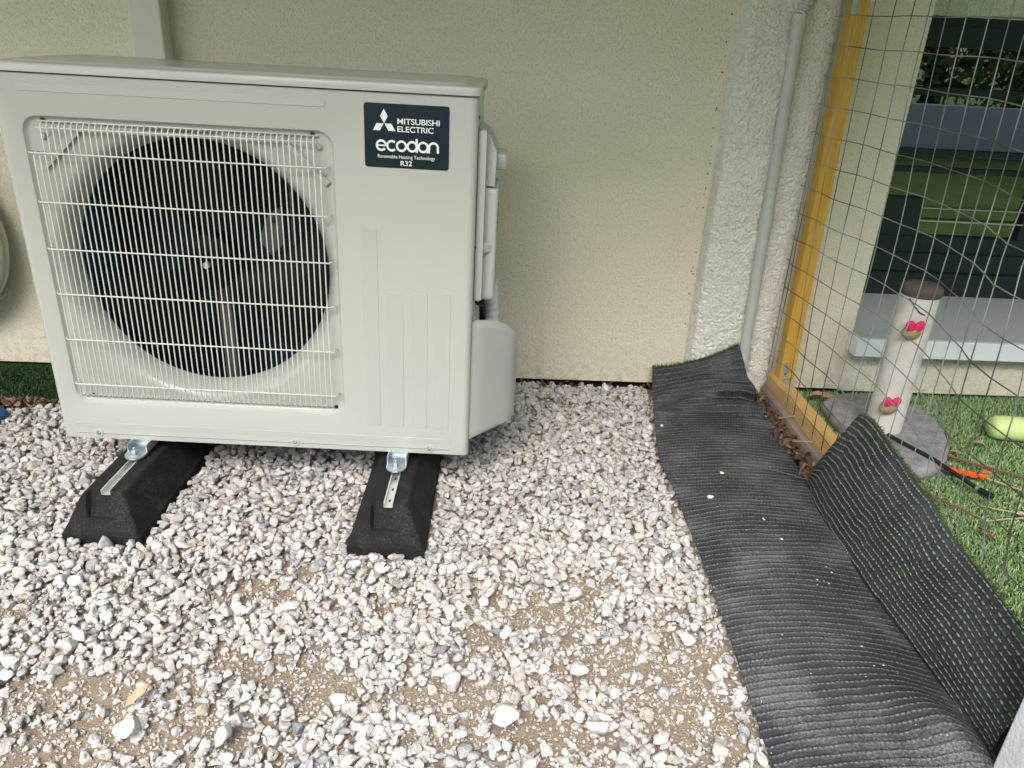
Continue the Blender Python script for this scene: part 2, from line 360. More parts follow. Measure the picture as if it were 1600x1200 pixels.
# grey conduit pipe on the pilaster
cp = empty('conduit_pipe', (.86, .63, 0), label='grey plastic conduit pipe standing upright on the rough pilaster', cat='pipe')
def rel(mb, o, name, m, parent=None, **k):
    mb.v = [(a-o[0], b-o[1], c-o[2]) for a, b, c in mb.v]; return (mb.each if hasattr(mb, 'marks') else mb.build)(name, m, parent, **k)
px = lambda z: .864-.024*z
O = (.86, .63, 0)
rel(MB().cyl((px(.10), .632, .10), (px(1.11), .632, 1.11), .0165, n=24), O, 'pipe', M_conduit, cp, smooth=40)
b = MB()
for z0, z1 in ((.10, .19), (.557, .61), (1.07, 1.125)): b.cyl((px(z0), .632, z0), (px(z1), .632, z1), .0195, n=24).cut()
rel(b, O, 'coupling', M_conduit, cp, smooth=40)
pts = []; rr = []
for i in range(60):
    z = 1.12+.0022*i; pts.append((px(1.1)+.0005*i+.00002*i*i, .632, z)); rr.append((.0105, .0105, .011, .0155, .0158, .0155)[i % 6])
rel(MB().tube(pts, rr, 16), O, 'flexible_hose', M_conduit, cp)
b = MB().box(.835, .847, .645, .655, .572, .580, .001); b.cyl((.842, .646, .575), (.842, .634, .575), .004, n=8); rel(b, O, 'clip', M_black, cp)

# white rendered pillar near the camera
PO = (.9, -.84, 0)
rel(MB().box(.838, .958, -.90, -.77, -.03, 2.3, .004), PO, 'rendered_pillar', M_pillar).location = PO
tag(bpy.data.objects['rendered_pillar'], 'white rough square pillar at the near end of the wire mesh', 'pillar')

# ================================================================ HEAT PUMP (unit frame: x -.95..0, y 0 front)
UY = -.0402
hpump = empty('heat_pump', (0, 0, 0), UY, label='ivory outdoor heat pump unit with round fan behind a wire grille', cat='heat pump')
Z0, Z1 = .125, .9236
def recess_loops():
    cx, cz = -.592, .539
    angs = [2*math.pi*i/360 for i in range(360)]
    X0, X1 = -.936, -.014
    corners = [math.atan2(z-cz, x-cx) % (2*math.pi) for x in (X0, X1) for z in (Z0, Z1)]
    for a in corners:
        j = min(range(360), key=lambda i: abs(angs[i]-a)); angs[j] = a
    def rect(x0, x1, z0, z1, r=0):
        out = []
        for a in angs:
            c, s = math.cos(a), math.sin(a)
            t = 1e9
            if c > 1e-9: t = min(t, (x1-cx)/c)
            if c < -1e-9: t = min(t, (x0-cx)/c)
            if s > 1e-9: t = min(t, (z1-cz)/s)
            if s < -1e-9: t = min(t, (z0-cz)/s)
            x, z = cx+t*c, cz+t*s
            if r:
                for qx, sx in ((x0+r, -1), (x1-r, 1)):
                    for qz, sz in ((z0+r, -1), (z1-r, 1)):
                        if (x-qx)*sx > 0 and (z-qz)*sz > 0:
                            # ray circle intersection
                            ox, oz = cx-qx, cz-qz; bb = ox*c+oz*s; cc = ox*ox+oz*oz-r*r; D = bb*bb-cc
                            if D > 0: tt = -bb+math.sqrt(D); x, z = cx+tt*c, cz+tt*s
            out.append((x, z))
        return out
    circ = lambda r: [(cx+r*math.cos(a), cz+r*math.sin(a)) for a in angs]
    L = [(rect(X0, X1, Z0, Z1), 0)]
    L.append((rect(-.905, -.284, .215, .849, .034), 0)); L.append((rect(-.902, -.287, .218, .846, .032), .001))
    L.append((rect(-.899, -.290, .221, .843, .030), .006)); L.append((rect(-.896, -.293, .224, .840, .028), .009)); L.append((rect(-.892, -.297, .228, .836, .026), .010))
    for r, y in ((.303, .011), (.300, .012), (.294, .015), (.288, .021), (.281, .031), (.275, .045), (.2715, .058), (.271, .064), (.276, .0645), (.30, .066)): L.append((circ(r), y))
    return L
b = MB(); L = recess_loops(); n = 360; vs = [(x, y, z) for lp, y in L for x, z in lp]
b.add(vs, [(i*n+k, i*n+(k+1) % n, (i+1)*n+(k+1) % n, (i+1)*n+k) for i in range(len(L)-1) for k in range(n)])
# rounded vertical corners of the front panel
for xs, s in ((-.014, 1), (-.936, -1)):
    prof = [(xs+s*.014*math.sin(R(a)), .014-.014*math.cos(R(a))) for a in range(0, 91, 15)]+[(xs+s*.014, .018)]
    m = len(prof); b.add([(x, y, z) for z in (Z0, Z1) for x, y in prof], [(i, i+1, m+i+1, m+i) for i in range(m-1)])
b.add([(-.94, .001, Z0), (-.01, .001, Z0), (-.01, .012, Z0), (-.94, .012, Z0)], [(0, 1, 2, 3)])
# embossed ribs of the service side and the long top and bottom beads
def bead(x0, x1, z0, z1, r, h=.0008):
    o = rrect(x0, x1, z0, z1, r, 5); i = rrect(x0+h*1.3, x1-h*1.3, z0+h*1.3, z1-h*1.3, max(r-h*1.3, .001), 5); n = len(o)
    b.add([(x, .0004, z) for x, z in o]+[(x, -h, z) for x, z in i], [(k, (k+1) % n, n+(k+1) % n, n+k) for k in range(n)]+[tuple(range(n, 2*n))])
bead(-.2375, -.2035, .193, .6565, .006); bead(-.1855, -.150, .192, .5215, .006); bead(-.1305, -.097, .191, .521, .006); bead(-.0805, -.0465, .190, .5205, .006)
bead(-.917, -.0395, .1525, .1665, .006); bead(-.9, -.2985, .890, .9062, .007, .0012)
bead(-.917, -.0395, .136, .1395, .0015, .001)
for x in (-.866, -.407, -.091):
    b.lathe([(.011, .0004), (.0095, -.0015), (.006, -.0018), (.0055, .001), (0, .001)], (x, 0, .1385), 18, 'Y')
front = b.build('front_panel', M_unit, hpump, smooth=35)
b = MB()
for x, z, y in ((-.866, .1385, 0), (-.407, .1385, 0), (-.091, .1385, 0), (-.318, .814, .008), (-.868, .806, .008)):
    r = .0042 if y == 0 else .0062
    b.lathe([(r, y+.001), (r, y-.002), (r*.75, y-.0034), (0, y-.0036)], (x, 0, z), 14, 'Y'); b.box(x-r*.6, x+r*.6, y-.0040, y-.0034, z-.0006, z+.0006); b.box(x-.0006, x+.0006, y-.0041, y-.0034, z-r*.6, z+r*.6).cut()
b.each('screw', M_steel, hpump, smooth=30)
b = MB()
for s, x in ((1, -.0012), (-1, -.9488)):
    b.box(min(x, x-s*.012), max(x, x-s*.012), .0205, .33, Z0+.001, Z1, .001, 1)
b.box(-.935, -.015, .318, .33, Z0, Z1); b.box(-.945, -.005, .02, .325, Z0+.002, Z0+.008); b.build('side_panel', M_unit, hpump)
b = MB()
for z in (.885, .62, .34, .20):
    b.lathe([(.0035, 0), (.0035, .003), (0, .0035)], (-.0012, .03, z), 10, 'X').cut()
b.each('side_screw', M_black, hpump)
# lid
b = MB()
def lid_loop(off, z): return [(x, y, z) for x, y in rrect(-.957+off, .006-off, -.006+off, .345-off, .022, 6)]
LL = [lid_loop(0, .9262), lid_loop(0, .938), lid_loop(.0012, .9405), lid_loop(.004, .9425), lid_loop(.012, .9430), lid_loop(.030, .9432), lid_loop(.034, .9465), lid_loop(.05, .9465)]
n = len(LL[0]); b.add([p for l in LL for p in l], [(i*n+k, i*n+(k+1) % n, (i+1)*n+(k+1) % n, (i+1)*n+k) for i in range(len(LL)-1) for k in range(n)]+[tuple((len(LL)-1)*n+k for k in range(n))]+[tuple(range(n))])
b.build('lid', M_unit, hpump, smooth=40)
b = MB()
for y in (.10, .125): b.box(.0055, .0066, y, y+.012, .929, .938, .0003, 1).cut()
b.each('lid_slot', M_black, hpump)
# top inner corner braces and shadow slot
b = MB()
def bar(p0, p1, w, y0, y1):
    d = (Vector((p1[0]-p0[0], 0, p1[1]-p0[1]))).normalized(); nn = Vector((-d.z, 0, d.x))*w/2
    q = [(p0[0]+nn.x, p0[1]+nn.z), (p1[0]+nn.x, p1[1]+nn.z), (p1[0]-nn.x, p1[1]-nn.z), (p0[0]-nn.x, p0[1]-nn.z)]
    b.prism(q, y0, y1, lambda u, v, w_: (u, w_, v)).cut()
bar((-.875, .745), (-.795, .822), .012, .002, .011); bar((-.395, .830), (-.302, .742), .012, .002, .011); bar((-.80, .8225), (-.395, .8225), .008, .004, .0105)
b.each('corner_brace', M_unit, hpump)
# grille
b = MB(); zt, zb = .8350, .2345
def wire(pts, r): b.tube(pts, r, 6)
x = -.8835
xs = []
while x < -.302: xs.append(x); x += .01188
for x in xs:
    top = zt; bot = zb
    if x < -.862: top = .776
    if x > -.318: top = .776
    wire([(x, .009, top), (x, -.004, top-.001), (x, -.009, top-.007), (x, -.010, .72), (x, -.010, .35), (x, -.009, bot+.007), (x, -.004, bot+.001), (x, .009, bot)], .00145)
for z in (.7762, .6786, .5805, .4822, .3780, .2700):
    wire([(-.8935, .006, z), (-.893, -.008, z), (-.888, -.0128, z), (-.6, -.0130, z), (-.305, -.0128, z), (-.3, -.008, z), (-.2995, .006, z)], .00165)
for z, y in ((.8355, .0055), (.8245, -.0075), (.2345, .0055)): wire([(-.872, y, z), (-.317, y, z)], .0016)
b.build('grille', M_grille, hpump, smooth=180)
b = MB()
for x, z in ((-.862, .8385), (-.330, .8385), (-.308, .2335), (-.868, .2345)): b.lathe([(.0045, .0085), (.004, .006), (0, .006)], (x, 0, z), 12, 'Y').cut()
b.each('grille_hole', M_black, hpump)
# inside: casing, coil, fan, motor bracket
b = MB().box(-.93, -.25, .0655, .30, .135, .915); b.build('placeholder', M_dark, hpump).name = 'fan_chamber'
me = bpy.data.objects['fan_chamber'].data; bb = bmesh.new(); bb.from_mesh(me)
bmesh.ops.delete(bb, geom=[f for f in bb.faces if f.normal.y < -.5], context='FACES')
bb.to_mesh(me); bb.free()
cz, cx = .539, -.592
b = MB().box(-.90, -.27, .285, .298, .15, .90); b.build('heat_exchanger', M_coil, hpump)
MB().box(-.905, -.892, .118, .284, .15, .90).build('heat_exchanger', mat('lit_teal_fins', (.015, .16, .24), .5), hpump)  # side coil, light from outside put into a brighter fin colour
b = MB()
for z in (.70, .72, .745, .765, .80, .36, .33, .30, .385): 
    b.box(-.86 if z > .5 else -.80, -.853 if z > .5 else -.793, .278, .284, z, z+.010).cut()
b.each('pale_coil_slot', M_steel, hpump)  # pale boxes added to stand in for light slots in the coil
fan = MB(); fan.lathe([(.0, .07), (.05, .072), (.062, .08), (.064, .13), (.0, .13)], (cx, 0, cz), 32, 'Y')
for a0 in (336, 98, 216):
    nr, na = 10, 14; vs = []
    for i in range(nr+1):
        r = .06+(.258-.06)*i/nr; w = 24+10*(i/nr); sh = 10*(i/nr)
        for j in range(na+1):
            a = R(a0+sh-w+2*w*j/na); d = .075+.05*(j/na); vs.append((cx+r*math.cos(a), d-.012*math.sin(math.pi*j/na), cz+r*math.sin(a)))
    fan.add(vs, [(i*(na+1)+j, i*(na+1)+j+1, (i+1)*(na+1)+j+1, (i+1)*(na+1)+j) for i in range(nr) for j in range(na)])
fn = fan.build('fan', M_fan, hpump, smooth=40)
b = MB(); b.lathe([(.0075, .07), (.0075, .062), (.006, .060), (.0045, .061), (.0035, .058), (0, .058)], (cx-.002, 0, cz-.0), 20, 'Y'); b.build('hub_nut', M_alu, fn, smooth=30)
b = MB(); b.box(-.605, -.583, .16, .175, .16, .475, .002); b.box(-.605, -.53, .16, .178, .46, .475, .002); b.box(-.612, -.606, .16, .19, .2, .46)
b.prism([(-.50, .58), (-.475, .64), (-.45, .655), (-.442, .62), (-.448, .57), (-.475, .545)], .15, .165, lambda u, v, w: (u, w, v)); b.box(-.437, -.427, .19, .20, .56, .76, .003)
b.build('motor_bracket', M_shaded, hpump)
b = MB(); b.lathe([(.007, .15), (.006, .145), (0, .145)], (-.462, 0, .628), 12, 'Y'); b.build('bracket_bolt', M_black, hpump)
# badge with its lettering
BX0, BX1, BZ0, BZ1 = -.2246, -.0565, .7820, .9044
badge = MB().prism(rrect(BX0, BX1, BZ0, BZ1, .006, 5), .0008, -.0007, lambda u, v, w: (u, w, v)).build('badge', M_badge, hpump)
def B(u, v): return (BX0+u*(BX1-BX0), BZ1-v*(BZ1-BZ0))
b = MB()
for poly in ([(.235, .085), (.280, .195), (.234, .303), (.189, .195)], [(.229, .308), (.147, .308), (.102, .418), (.185, .418)], [(.239, .308), (.320, .308), (.366, .418), (.283, .418)]):
    b.prism([B(*p) for p in poly], -.0007, -.0011, lambda u, v, w: (u, w, v))
b.build('emblem', M_letter, badge)
def text(s, u0, u1, v0, v1, cap=.729, bold=0.0, name='lettering', space=1):
    c = bpy.data.curves.new(name, 'FONT'); c.body = s; c.size = 1; c.offset = bold; c.space_character = space; c.resolution_u = 6
    o = bpy.data.objects.new('t', c); S.collection.objects.link(o); bpy.context.view_layer.update()
    me = bpy.data.meshes.new_from_object(o.evaluated_get(bpy.context.evaluated_depsgraph_get())); bpy.data.objects.remove(o)
    xs = [v.co.x for v in me.vertices]; x0, x1 = min(xs), max(xs)
    sx = (u1-u0)*(BX1-BX0)/(x1-x0); ax, az0 = B(u0, v1); _, az1 = B(u0, v0); sz = (az1-az0)/cap
    for v in me.vertices: v.co = (ax+(v.co.x-x0)*sx, -.0009, az0+v.co.y*sz)
    return link(name, me, M_letter, badge)
text('MITSUBISHI', .390, .885, .215, .305, bold=.010, space=.97); text('ELECTRIC', .390, .815, .335, .425, bold=.010, space=.97)
text('Renewable Heating Technology', .155, .835, .785, .845, bold=0)
text('R32', .425, .560, .875, .955, bold=.01)
b = MB(); A_ = (BX1-BX0)
def stroke(pts, w=.0021):
    P = [Vector((p[0], p[1])) for p in pts]; Lf = []; Rt = []
    for i, p in enumerate(P):
        d = (P[min(i+1, len(P)-1)]-P[max(i-1, 0)]).normalized(); q = Vector((-d.y, d.x))*w; Lf.append(p+q); Rt.append(p-q)
    n = len(P); b.add([(p.x, -.0009-.00001*len(b.v)/200, p.y) for p in Lf+Rt], [(i, i+1, n+i+1, n+i) for i in range(n-1)])
def arc(u, a0, a1, r=.0090, v=.648, n=28):
    x, z = B(u, v); return [(x+r*math.cos(R(a0+(a1-a0)*i/n)), z+r*math.sin(R(a0+(a1-a0)*i/n))) for i in range(n+1)]
e = arc(.198, 0, 315); x, z = B(.198, .648); stroke([(x-.0085, z)]+[(x+.0089, z)], .0013); stroke(arc(.198, 0, 320))
stroke(arc(.322, 48, 312)); stroke(arc(.436, 0, 360)); stroke(arc(.563, 0, 360)); x, z = B(.563, .648); stroke([(x+.009, z+.0155), (x+.009, z-.0108)])
stroke(arc(.692, 0, 360)); x, z = B(.692, .648); stroke([(x+.009, z+.0045), (x+.009, z-.0108)])
x, z = B(.815, .648); stroke([(x-.0088, z-.0108), (x-.0088, z)]); stroke(arc(.815, 180, 0, .0088)); stroke([(x+.0088, z), (x+.0088, z-.0108)])
b.build('lettering', M_letter, badge)
# right side: electrical cover, handle, pipe cover
def shell(zs, prof, name, m, cap=True):
    """stack of plan outlines: prof(z)->list of (x,y)"""
    b = MB(); rows = [prof(z) for z in zs]; n = len(rows[0])
    b.add([(x, y, z) for z, r in zip(zs, rows) for x, y in r], [(i*n+k, i*n+k+1, (i+1)*n+k+1, (i+1)*n+k) for i in range(len(zs)-1) for k in range(n-1)]+([tuple(range(n)), tuple((len(zs)-1)*n+k for k in range(n))] if cap else []))
    return b.build(name, m, hpump, smooth=35)
def cov2():
    b = MB(); ctrl = [(.0, .020), (.006, .022), (.032, .050), (.060, .081), (.084, .108), (.094, .121), (.102, .137), (.1065, .157), (.1075, .19), (.105, .24), (.095, .27), (.0, .29)]
    rows = []
    def topz(x, y): return .454-.28*max(0, min(y, .2)-.02)-4.2*max(0, min(y, .17)-.06)**2
    for lev in range(12):
        r = []
        for x, y in ctrl:
            zt_ = topz(x, y)
            if lev == 0: r.append((x*.93, y+.003 if x > 0 else y, .158))
            elif lev == 1: r.append((x*.985, y, .161))
            elif lev == 2: r.append((x, y, .170))
            elif lev <= 6: r.append((x, y, .170+(zt_-.018-.170)*(lev-2)/4))
            else:
                a = R(90*(lev-6)/5); s = 1-(1-math.cos(a))*.16; r.append((x*s, y+(1-math.cos(a))*.012*(1 if x > 0 else 0), zt_-.018+.018*math.sin(a)))
        rows.append(r)
    n = len(ctrl); b.add([p for r in rows for p in r], [(i*n+k, i*n+k+1, (i+1)*n+k+1, (i+1)*n+k) for i in range(11) for k in range(n-1)]+[tuple(range(n))])
    # top surface, slopes with the outline
    m = len(b.v)-n; rim = list(range(m, m+n)); c = len(b.v); b.v.append((.03, .15, topz(.03, .15)+.001)); b.f += [(rim[k], rim[k+1], c) for k in range(n-1)]
    return b.build('pipe_cover', M_plastic, hpump, smooth=50)
cov2()
b = MB().box(-.001, .045, .058, .20, .492, .742, .010, 3); b.box(.0, .018, .03, .07, .500, .86, .004, 2)
b.add(*(lambda P: (P, [(0, 1, 2, 3, 4), (9, 8, 7, 6, 5)]+[(k, 5+k, 5+(k+1) % 5, (k+1) % 5) for k in range(5)]))([(x, y, z) for y in (.06, .20) for x, z in ((.0, .745), (.036, .745), (.038, .815), (.024, .846), (.0, .862))]))
b.box(.02, .0595, .10, .20, .772, .806, .007, 3)
b.add([(.017, .052, .628), (.036, .058, .622), (.036, .058, .606), (.017, .052, .600), (.017, .040, .622), (.017, .040, .606)], [(0, 1, 4), (1, 2, 5, 4), (2, 3, 5), (0, 4, 5, 3), (0, 3, 2, 1)])
b.build('terminal_cover', M_plastic, hpump, smooth=40)
b = MB()
for k in range(5): b.box(.0447, .0458, .085, .115, .700-.0135*k, .705-.0135*k).cut()
b.each('vent_slot', M_black, hpump)
b = MB(); b.tube([(.002, .10, .55), (.012, .12, .50), (.018, .14, .45), (.02, .16, .35)], .008, 8).cut(); b.tube([(.002, .08, .48), (.02, .085, .47), (.025, .1, .42)], .004, 8); b.each('cable', M_black, hpump, smooth=180)
pts = [(.034+.0008*i/3, .19, .50-.004*i) for i in range(60)]; MB().tube(pts, [.0175 if i % 4 < 2 else .0155 for i in range(60)], 14).build('pipe_insulation', M_insul, hpump, smooth=180)
b = MB(); b.box(-.001, .003, .03, .06, .43, .50, .001, 1); b.box(0, .006, .035, .05, .455, .462); b.build('side_bracket', M_steel, hpump)
# mounting feet under the unit
for xf in (-.775, -.170):
    b = MB(); x0, x1 = xf-.018, xf+.028
    yb = -.036
    pl = [(x0, .05), (x0, yb), *[(xf+.005-.023*math.cos(R(a)), yb-.023*math.sin(R(a))) for a in range(0, 181, 15)], (x1, yb), (x1, .05)]
    b.prism(pl, .1035, .1075); b.box(x0, x0+.003, yb+.01, .05, .1075, .1249); b.box(x1-.003, x1, yb+.01, .05, .1075, .1249); b.box(x0+.003, x1-.003, .012, .05, .1075, .1249)
    o = b.build('mounting_bracket', M_steel, hpump)
    c = (xf+.004, yb, 0)
    b = MB(); b.lathe([(0, .1076), (.0145, .1076), (.0145, .1098), (.008, .1098)], c, 24)
    b.lathe([(.0078, .1098), (.0078, .1155), (.007, .117), (.0042, .117)], c, 6); b.lathe([(.0040, .117), (.0040, .1235), (.003, .1245), (0, .1245)], c, 12)
    b.build('bolt', M_steel, o, smooth=25)

# ================================================================ RUBBER FEET
def rubber_foot(x, y, rz, label):
    t = empty('rubber_foot', (x, y, 0), rz, label=label, cat='support block', group='rubber blocks under the heat pump')
    Lh, H = .30, .0955; wb, wt = .084, .043
    def lerp(v, P):
        for (a, za), (c, zc) in zip(P, P[1:]):
            if v <= c: return za+(zc-za)*(v-a)/(c-a)
        return P[-1][1]
    def hz(x_, y_):
        ax, e = abs(x_), Lh-abs(y_)
        z = min(lerp(wb-ax, [(0, .012), (.004, .018), (wb-wt-.003, H-.003), (wb-wt+.002, H)]), lerp(e, [(0, .012), (.004, .022), (.010, .028), (.036, H-.004), (.041, H)]))
        if ax < .036 and e < .055:                                                       # shallow notch in the end face
            zn = max(lerp(max(0, e-.013), [(0, .02), (.010, .028), (.036, H-.004), (.041, H)]), .044); z = min(z, zn+max(0, (ax-.030)/.006)*(z-zn) if ax > .030 else zn)
        if ax < .0108 and e > .045: z = H-.0099
        return z
    xs_ = sorted(set([round(-wb+i*.004, 4) for i in range(43)]+[-.0108, -.0106, .0106, .0108, -.030, .030, -.036, .036])); ys_ = sorted(set([round(-Lh+i*.004, 4) for i in range(16)]+[round(-Lh+.06+i*.02, 4) for i in range(25)]+[round(Lh-i*.004, 4) for i in range(16)]))
    nx_, ny_ = len(xs_), len(ys_); b = MB()
    vs = [(x_, y_, hz(x_, y_)) for y_ in ys_ for x_ in xs_]
    fs = [(q*nx_+p, q*nx_+p+1, (q+1)*nx_+p+1, (q+1)*nx_+p) for q in range(ny_-1) for p in range(nx_-1)]
    ring = [q for q in range(nx_)]+[q*nx_+nx_-1 for q in range(1, ny_)]+[(ny_-1)*nx_+p for p in range(nx_-2, -1, -1)]+[q*nx_ for q in range(ny_-2, 0, -1)]
    n = len(vs); vs += [(vs[q][0], vs[q][1], -.02) for q in ring]; m_ = len(ring)
    b.add(vs, fs+[(ring[q], ring[(q+1) % m_], n+(q+1) % m_, n+q) for q in range(m_)]+[tuple(n+q for q in range(m_))])
    b.build('block', M_rubber, t)
    b = MB(); l0 = Lh-.048
    b.box(-.0100, .0100, -l0, l0, H-.0098, H-.0085); b.box(-.0102, -.0080, -l0, l0, H-.0084, H+.0022); b.box(.0080, .0102, -l0, l0, H-.0084, H+.0022)
    b.build('channel', M_alu, t)
    b = MB()
    for k in range(11): b.box(-.0022, .0022, -l0+.02+.046*k, -l0+.030+.046*k, H-.0084, H-.0080).cut()
    b.each('channel_slot', M_black, t)
    return t
rubber_foot(-.1605, .083, -.035, 'black rubber support block under the right end of the heat pump')
rubber_foot(-.765, .106, -.06, 'black rubber support block under the left end of the heat pump')

# ================================================================ ENCLOSURE: frame, mesh
fr_ = empty('timber_frame', (.98, .6, 0), label='orange stained timber frame of the cat enclosure, upright post with ground rail', cat='frame')
O = (.98, .6, 0)
def lean(mb):
    mb.v = [(x-.018*z, y, z) for x, y, z in mb.v]; return mb
b = MB(); 
for k in range(1): b.box(.978, 1.024, .600, .645, .088, 2.3, .0015, 1)
rel(lean(b), O, 'post', M_wood, fr_)
rel(MB().box(.957, 1.006, -.76, .646, .046, .0875, .0015, 1), O, 'rail', M_woodr, fr_)
b = MB(); b.add([(.975, .66, -.02), (.975, -.76, -.02), (.985, -.76, .0455), (.985, .66, .0455), (.938, .66, -.02), (.938, -.76, -.02), (.948, -.76, .032), (.948, .66, .032), (.958, -.76, .0455), (.958, .66, .0455)],
                [(4, 5, 6, 7), (7, 6, 8, 9), (9, 8, 2, 3), (3, 2, 1, 0), (4, 7, 9, 3, 0), (5, 1, 2, 8, 6)])
rel(b, O, 'ground_board', M_sleeper, fr_)
b = MB(); b.prism(rrect(.983, .999, .095, .145, .007, 4), .5975, .5995, lambda u, v, w: (u, w, v)); b.prism([(.983, .560), (.999, .545), (.999, .598), (.983, .598)], .0878, .0895); 
rel(b, O, 'corner_bracket', M_steel, fr_)
b = MB()
for z in (.107, .132): b.lathe([(.003, .597), (.0025, .5965), (0, .5965)], (.991, 0, z), 10, 'Y').cut()
rel(b, O, 'bracket_screw', M_black, fr_)
b = MB(); b.prism(rrect(.955, .972, 1.13, 1.19, .006, 4), .5965, .5985, lambda u, v, w: (u, w, v)); rel(b, O, 'corner_bracket', M_steel, fr_)

PA = [[0.94, 0.5278, 1.0126], [0.9542, 0.4644, 1.0156], [0.9745, 0.4026, 1.0189], [0.9861, 0.3387, 1.0218], [0.9901, 0.2738, 1.0244], [0.9973, 0.2092, 1.0272], [1.0045, 0.1446, 1.0299], [1.014, 0.0803, 1.0327], [1.017, 0.0154, 1.0352], [1.0118, -0.0494, 1.0374]]
PB = [[0.945, 0.5001, 0.5131], [0.9494, 0.4352, 0.531], [0.9608, 0.3712, 0.549], [0.9766, 0.3082, 0.5668], [0.9909, 0.2447, 0.5847], [1.0033, 0.1809, 0.6027], [1.0088, 0.1162, 0.6206], [1.0126, 0.0513, 0.6384], [1.0103, -0.0137, 0.6561], [1.0013, -0.078, 0.6732], [0.9876, -0.1416, 0.69], [0.9697, -0.2041, 0.7063], [0.95, -0.266, 0.7223], [0.944, -0.3307, 0.7397]]
PC = [[.955, .461, .06], [0.955, 0.4011, 0.0575], [0.9554, 0.3361, 0.0908], [0.9592, 0.2712, 0.1242], [0.9604, 0.2062, 0.1575], [0.9678, 0.1416, 0.1907], [0.9736, 0.0769, 0.2241], [0.9761, 0.012, 0.2574], [0.9739, -0.053, 0.2906], [0.9674, -0.1177, 0.3234], [0.9581, -0.182, 0.356], [0.9474, -0.2461, 0.3885], [0.9286, -0.3084, 0.4197], [0.9304, -0.3733, 0.453], [0.9364, -0.4381, 0.4863]]
NV = 20
def ext(P, d):
    P = [list(p) for p in P]
    while len(P) < NV: p = P[-1]; P.append([p[0]+d[0], p[1]+d[1], p[2]+d[2]])
    return P
PA = ext(PA, (-.006, -.064, .002)); PB = ext(PB, (-.004, -.062, .012)); PC = ext(PC, (.003, -.062, .012))
def node(i, z):
    a, b_, c_ = PC[i], PB[i], PA[i]
    # piecewise linear with soft quadratic through three heights
    zs = (a[2], b_[2], c_[2]); out = []
    for k in (0, 1):
        if z < zs[0]: v = a[k]+(z-zs[0])*(b_[k]-a[k])/(zs[1]-zs[0])*.6
        elif z < zs[1]: f = (z-zs[0])/(zs[1]-zs[0]); v = a[k]+(b_[k]-a[k])*f
        elif z < zs[2]: f = (z-zs[1])/(zs[2]-zs[1]); v = b_[k]+(c_[k]-b_[k])*f
        else: v = c_[k]+(z-zs[2])*(c_[k]-b_[k])/(zs[2]-zs[1])*.3
        out.append(v)
    return out
def npt(i, z, dx=0):
    if i >= 0: x, y = node(i, z)
    elif i == -1: x, y = node(0, z); x = .936-.004*z; y = .580
    else: x, y = .945-.006*z, .625+.02*(-2-i)
    if z < .12 and i >= 0: x = min(x, .956)
    if i > 4 and z < .32: f = min(1, (.32-z)/.12); x += (max(x, .952)-x)*f*f*(3-2*f)
    return (x+dx, y, z)
b = MB(); DZ = .0735
for i in list(range(-2, NV)):
    zs = np.linspace(.056 if i > -1 else .13, 2.05, 34)
    b.tube([(npt(i, z)[0]+.0008*math.sin(z*23+i*2), npt(i, z)[1]+.0012*math.sin(z*17+i), z) for z in zs], .0013, 6)
for k in range(1, 28):
    z0 = .0235+DZ*k; pts = []
    for i in range(-3, NV):
        z = z0-.012*max(0, i)/12+.0015*math.sin(i*1.7+k); p = npt(i, z)
        pts.append((p[0]-.0018, p[1], z))
    # round the wrap about the post
    dense = []
    for q in range(len(pts)-1):
        p0 = pts[max(q-1, 0)]; p1 = pts[q]; p2 = pts[q+1]; p3 = pts[min(q+2, len(pts)-1)]; ns = 4 if q < 6 else 1
        for s in range(ns):
            t = s/ns; dense.append(tuple(.5*((2*p1[c])+(-p0[c]+p2[c])*t+(2*p0[c]-5*p1[c]+4*p2[c]-p3[c])*t*t+(-p0[c]+3*p1[c]-3*p2[c]+p3[c])*t**3) for c in range(3)))
    dense.append(pts[-1]); b.tube(dense, .0013, 6)
O = (.96, 0, 0)
ms = rel(b, O, 'wire_mesh', M_wire, None, smooth=180); ms.location = O
tag(ms, 'bulging galvanised wire mesh stretched from the orange post towards the viewer', 'mesh fence')

# ================================================================ TURF STRIPS (face down)
def cr(P, t):
    """catmull through rows P at t (0..1)"""
    n = len(P)-1; x = t*n; i = min(int(x), n-1); f = x-i; g = lambda k: np.array(P[max(0, min(n, k))], float)
    p0, p1, p2, p3 = g(i-1), g(i), g(i+1), g(i+2)
    return .5*((2*p1)+(-p0+p2)*f+(2*p0-5*p1+4*p2-p3)*f*f+(-p0+3*p1-3*p2+p3)*f**3)
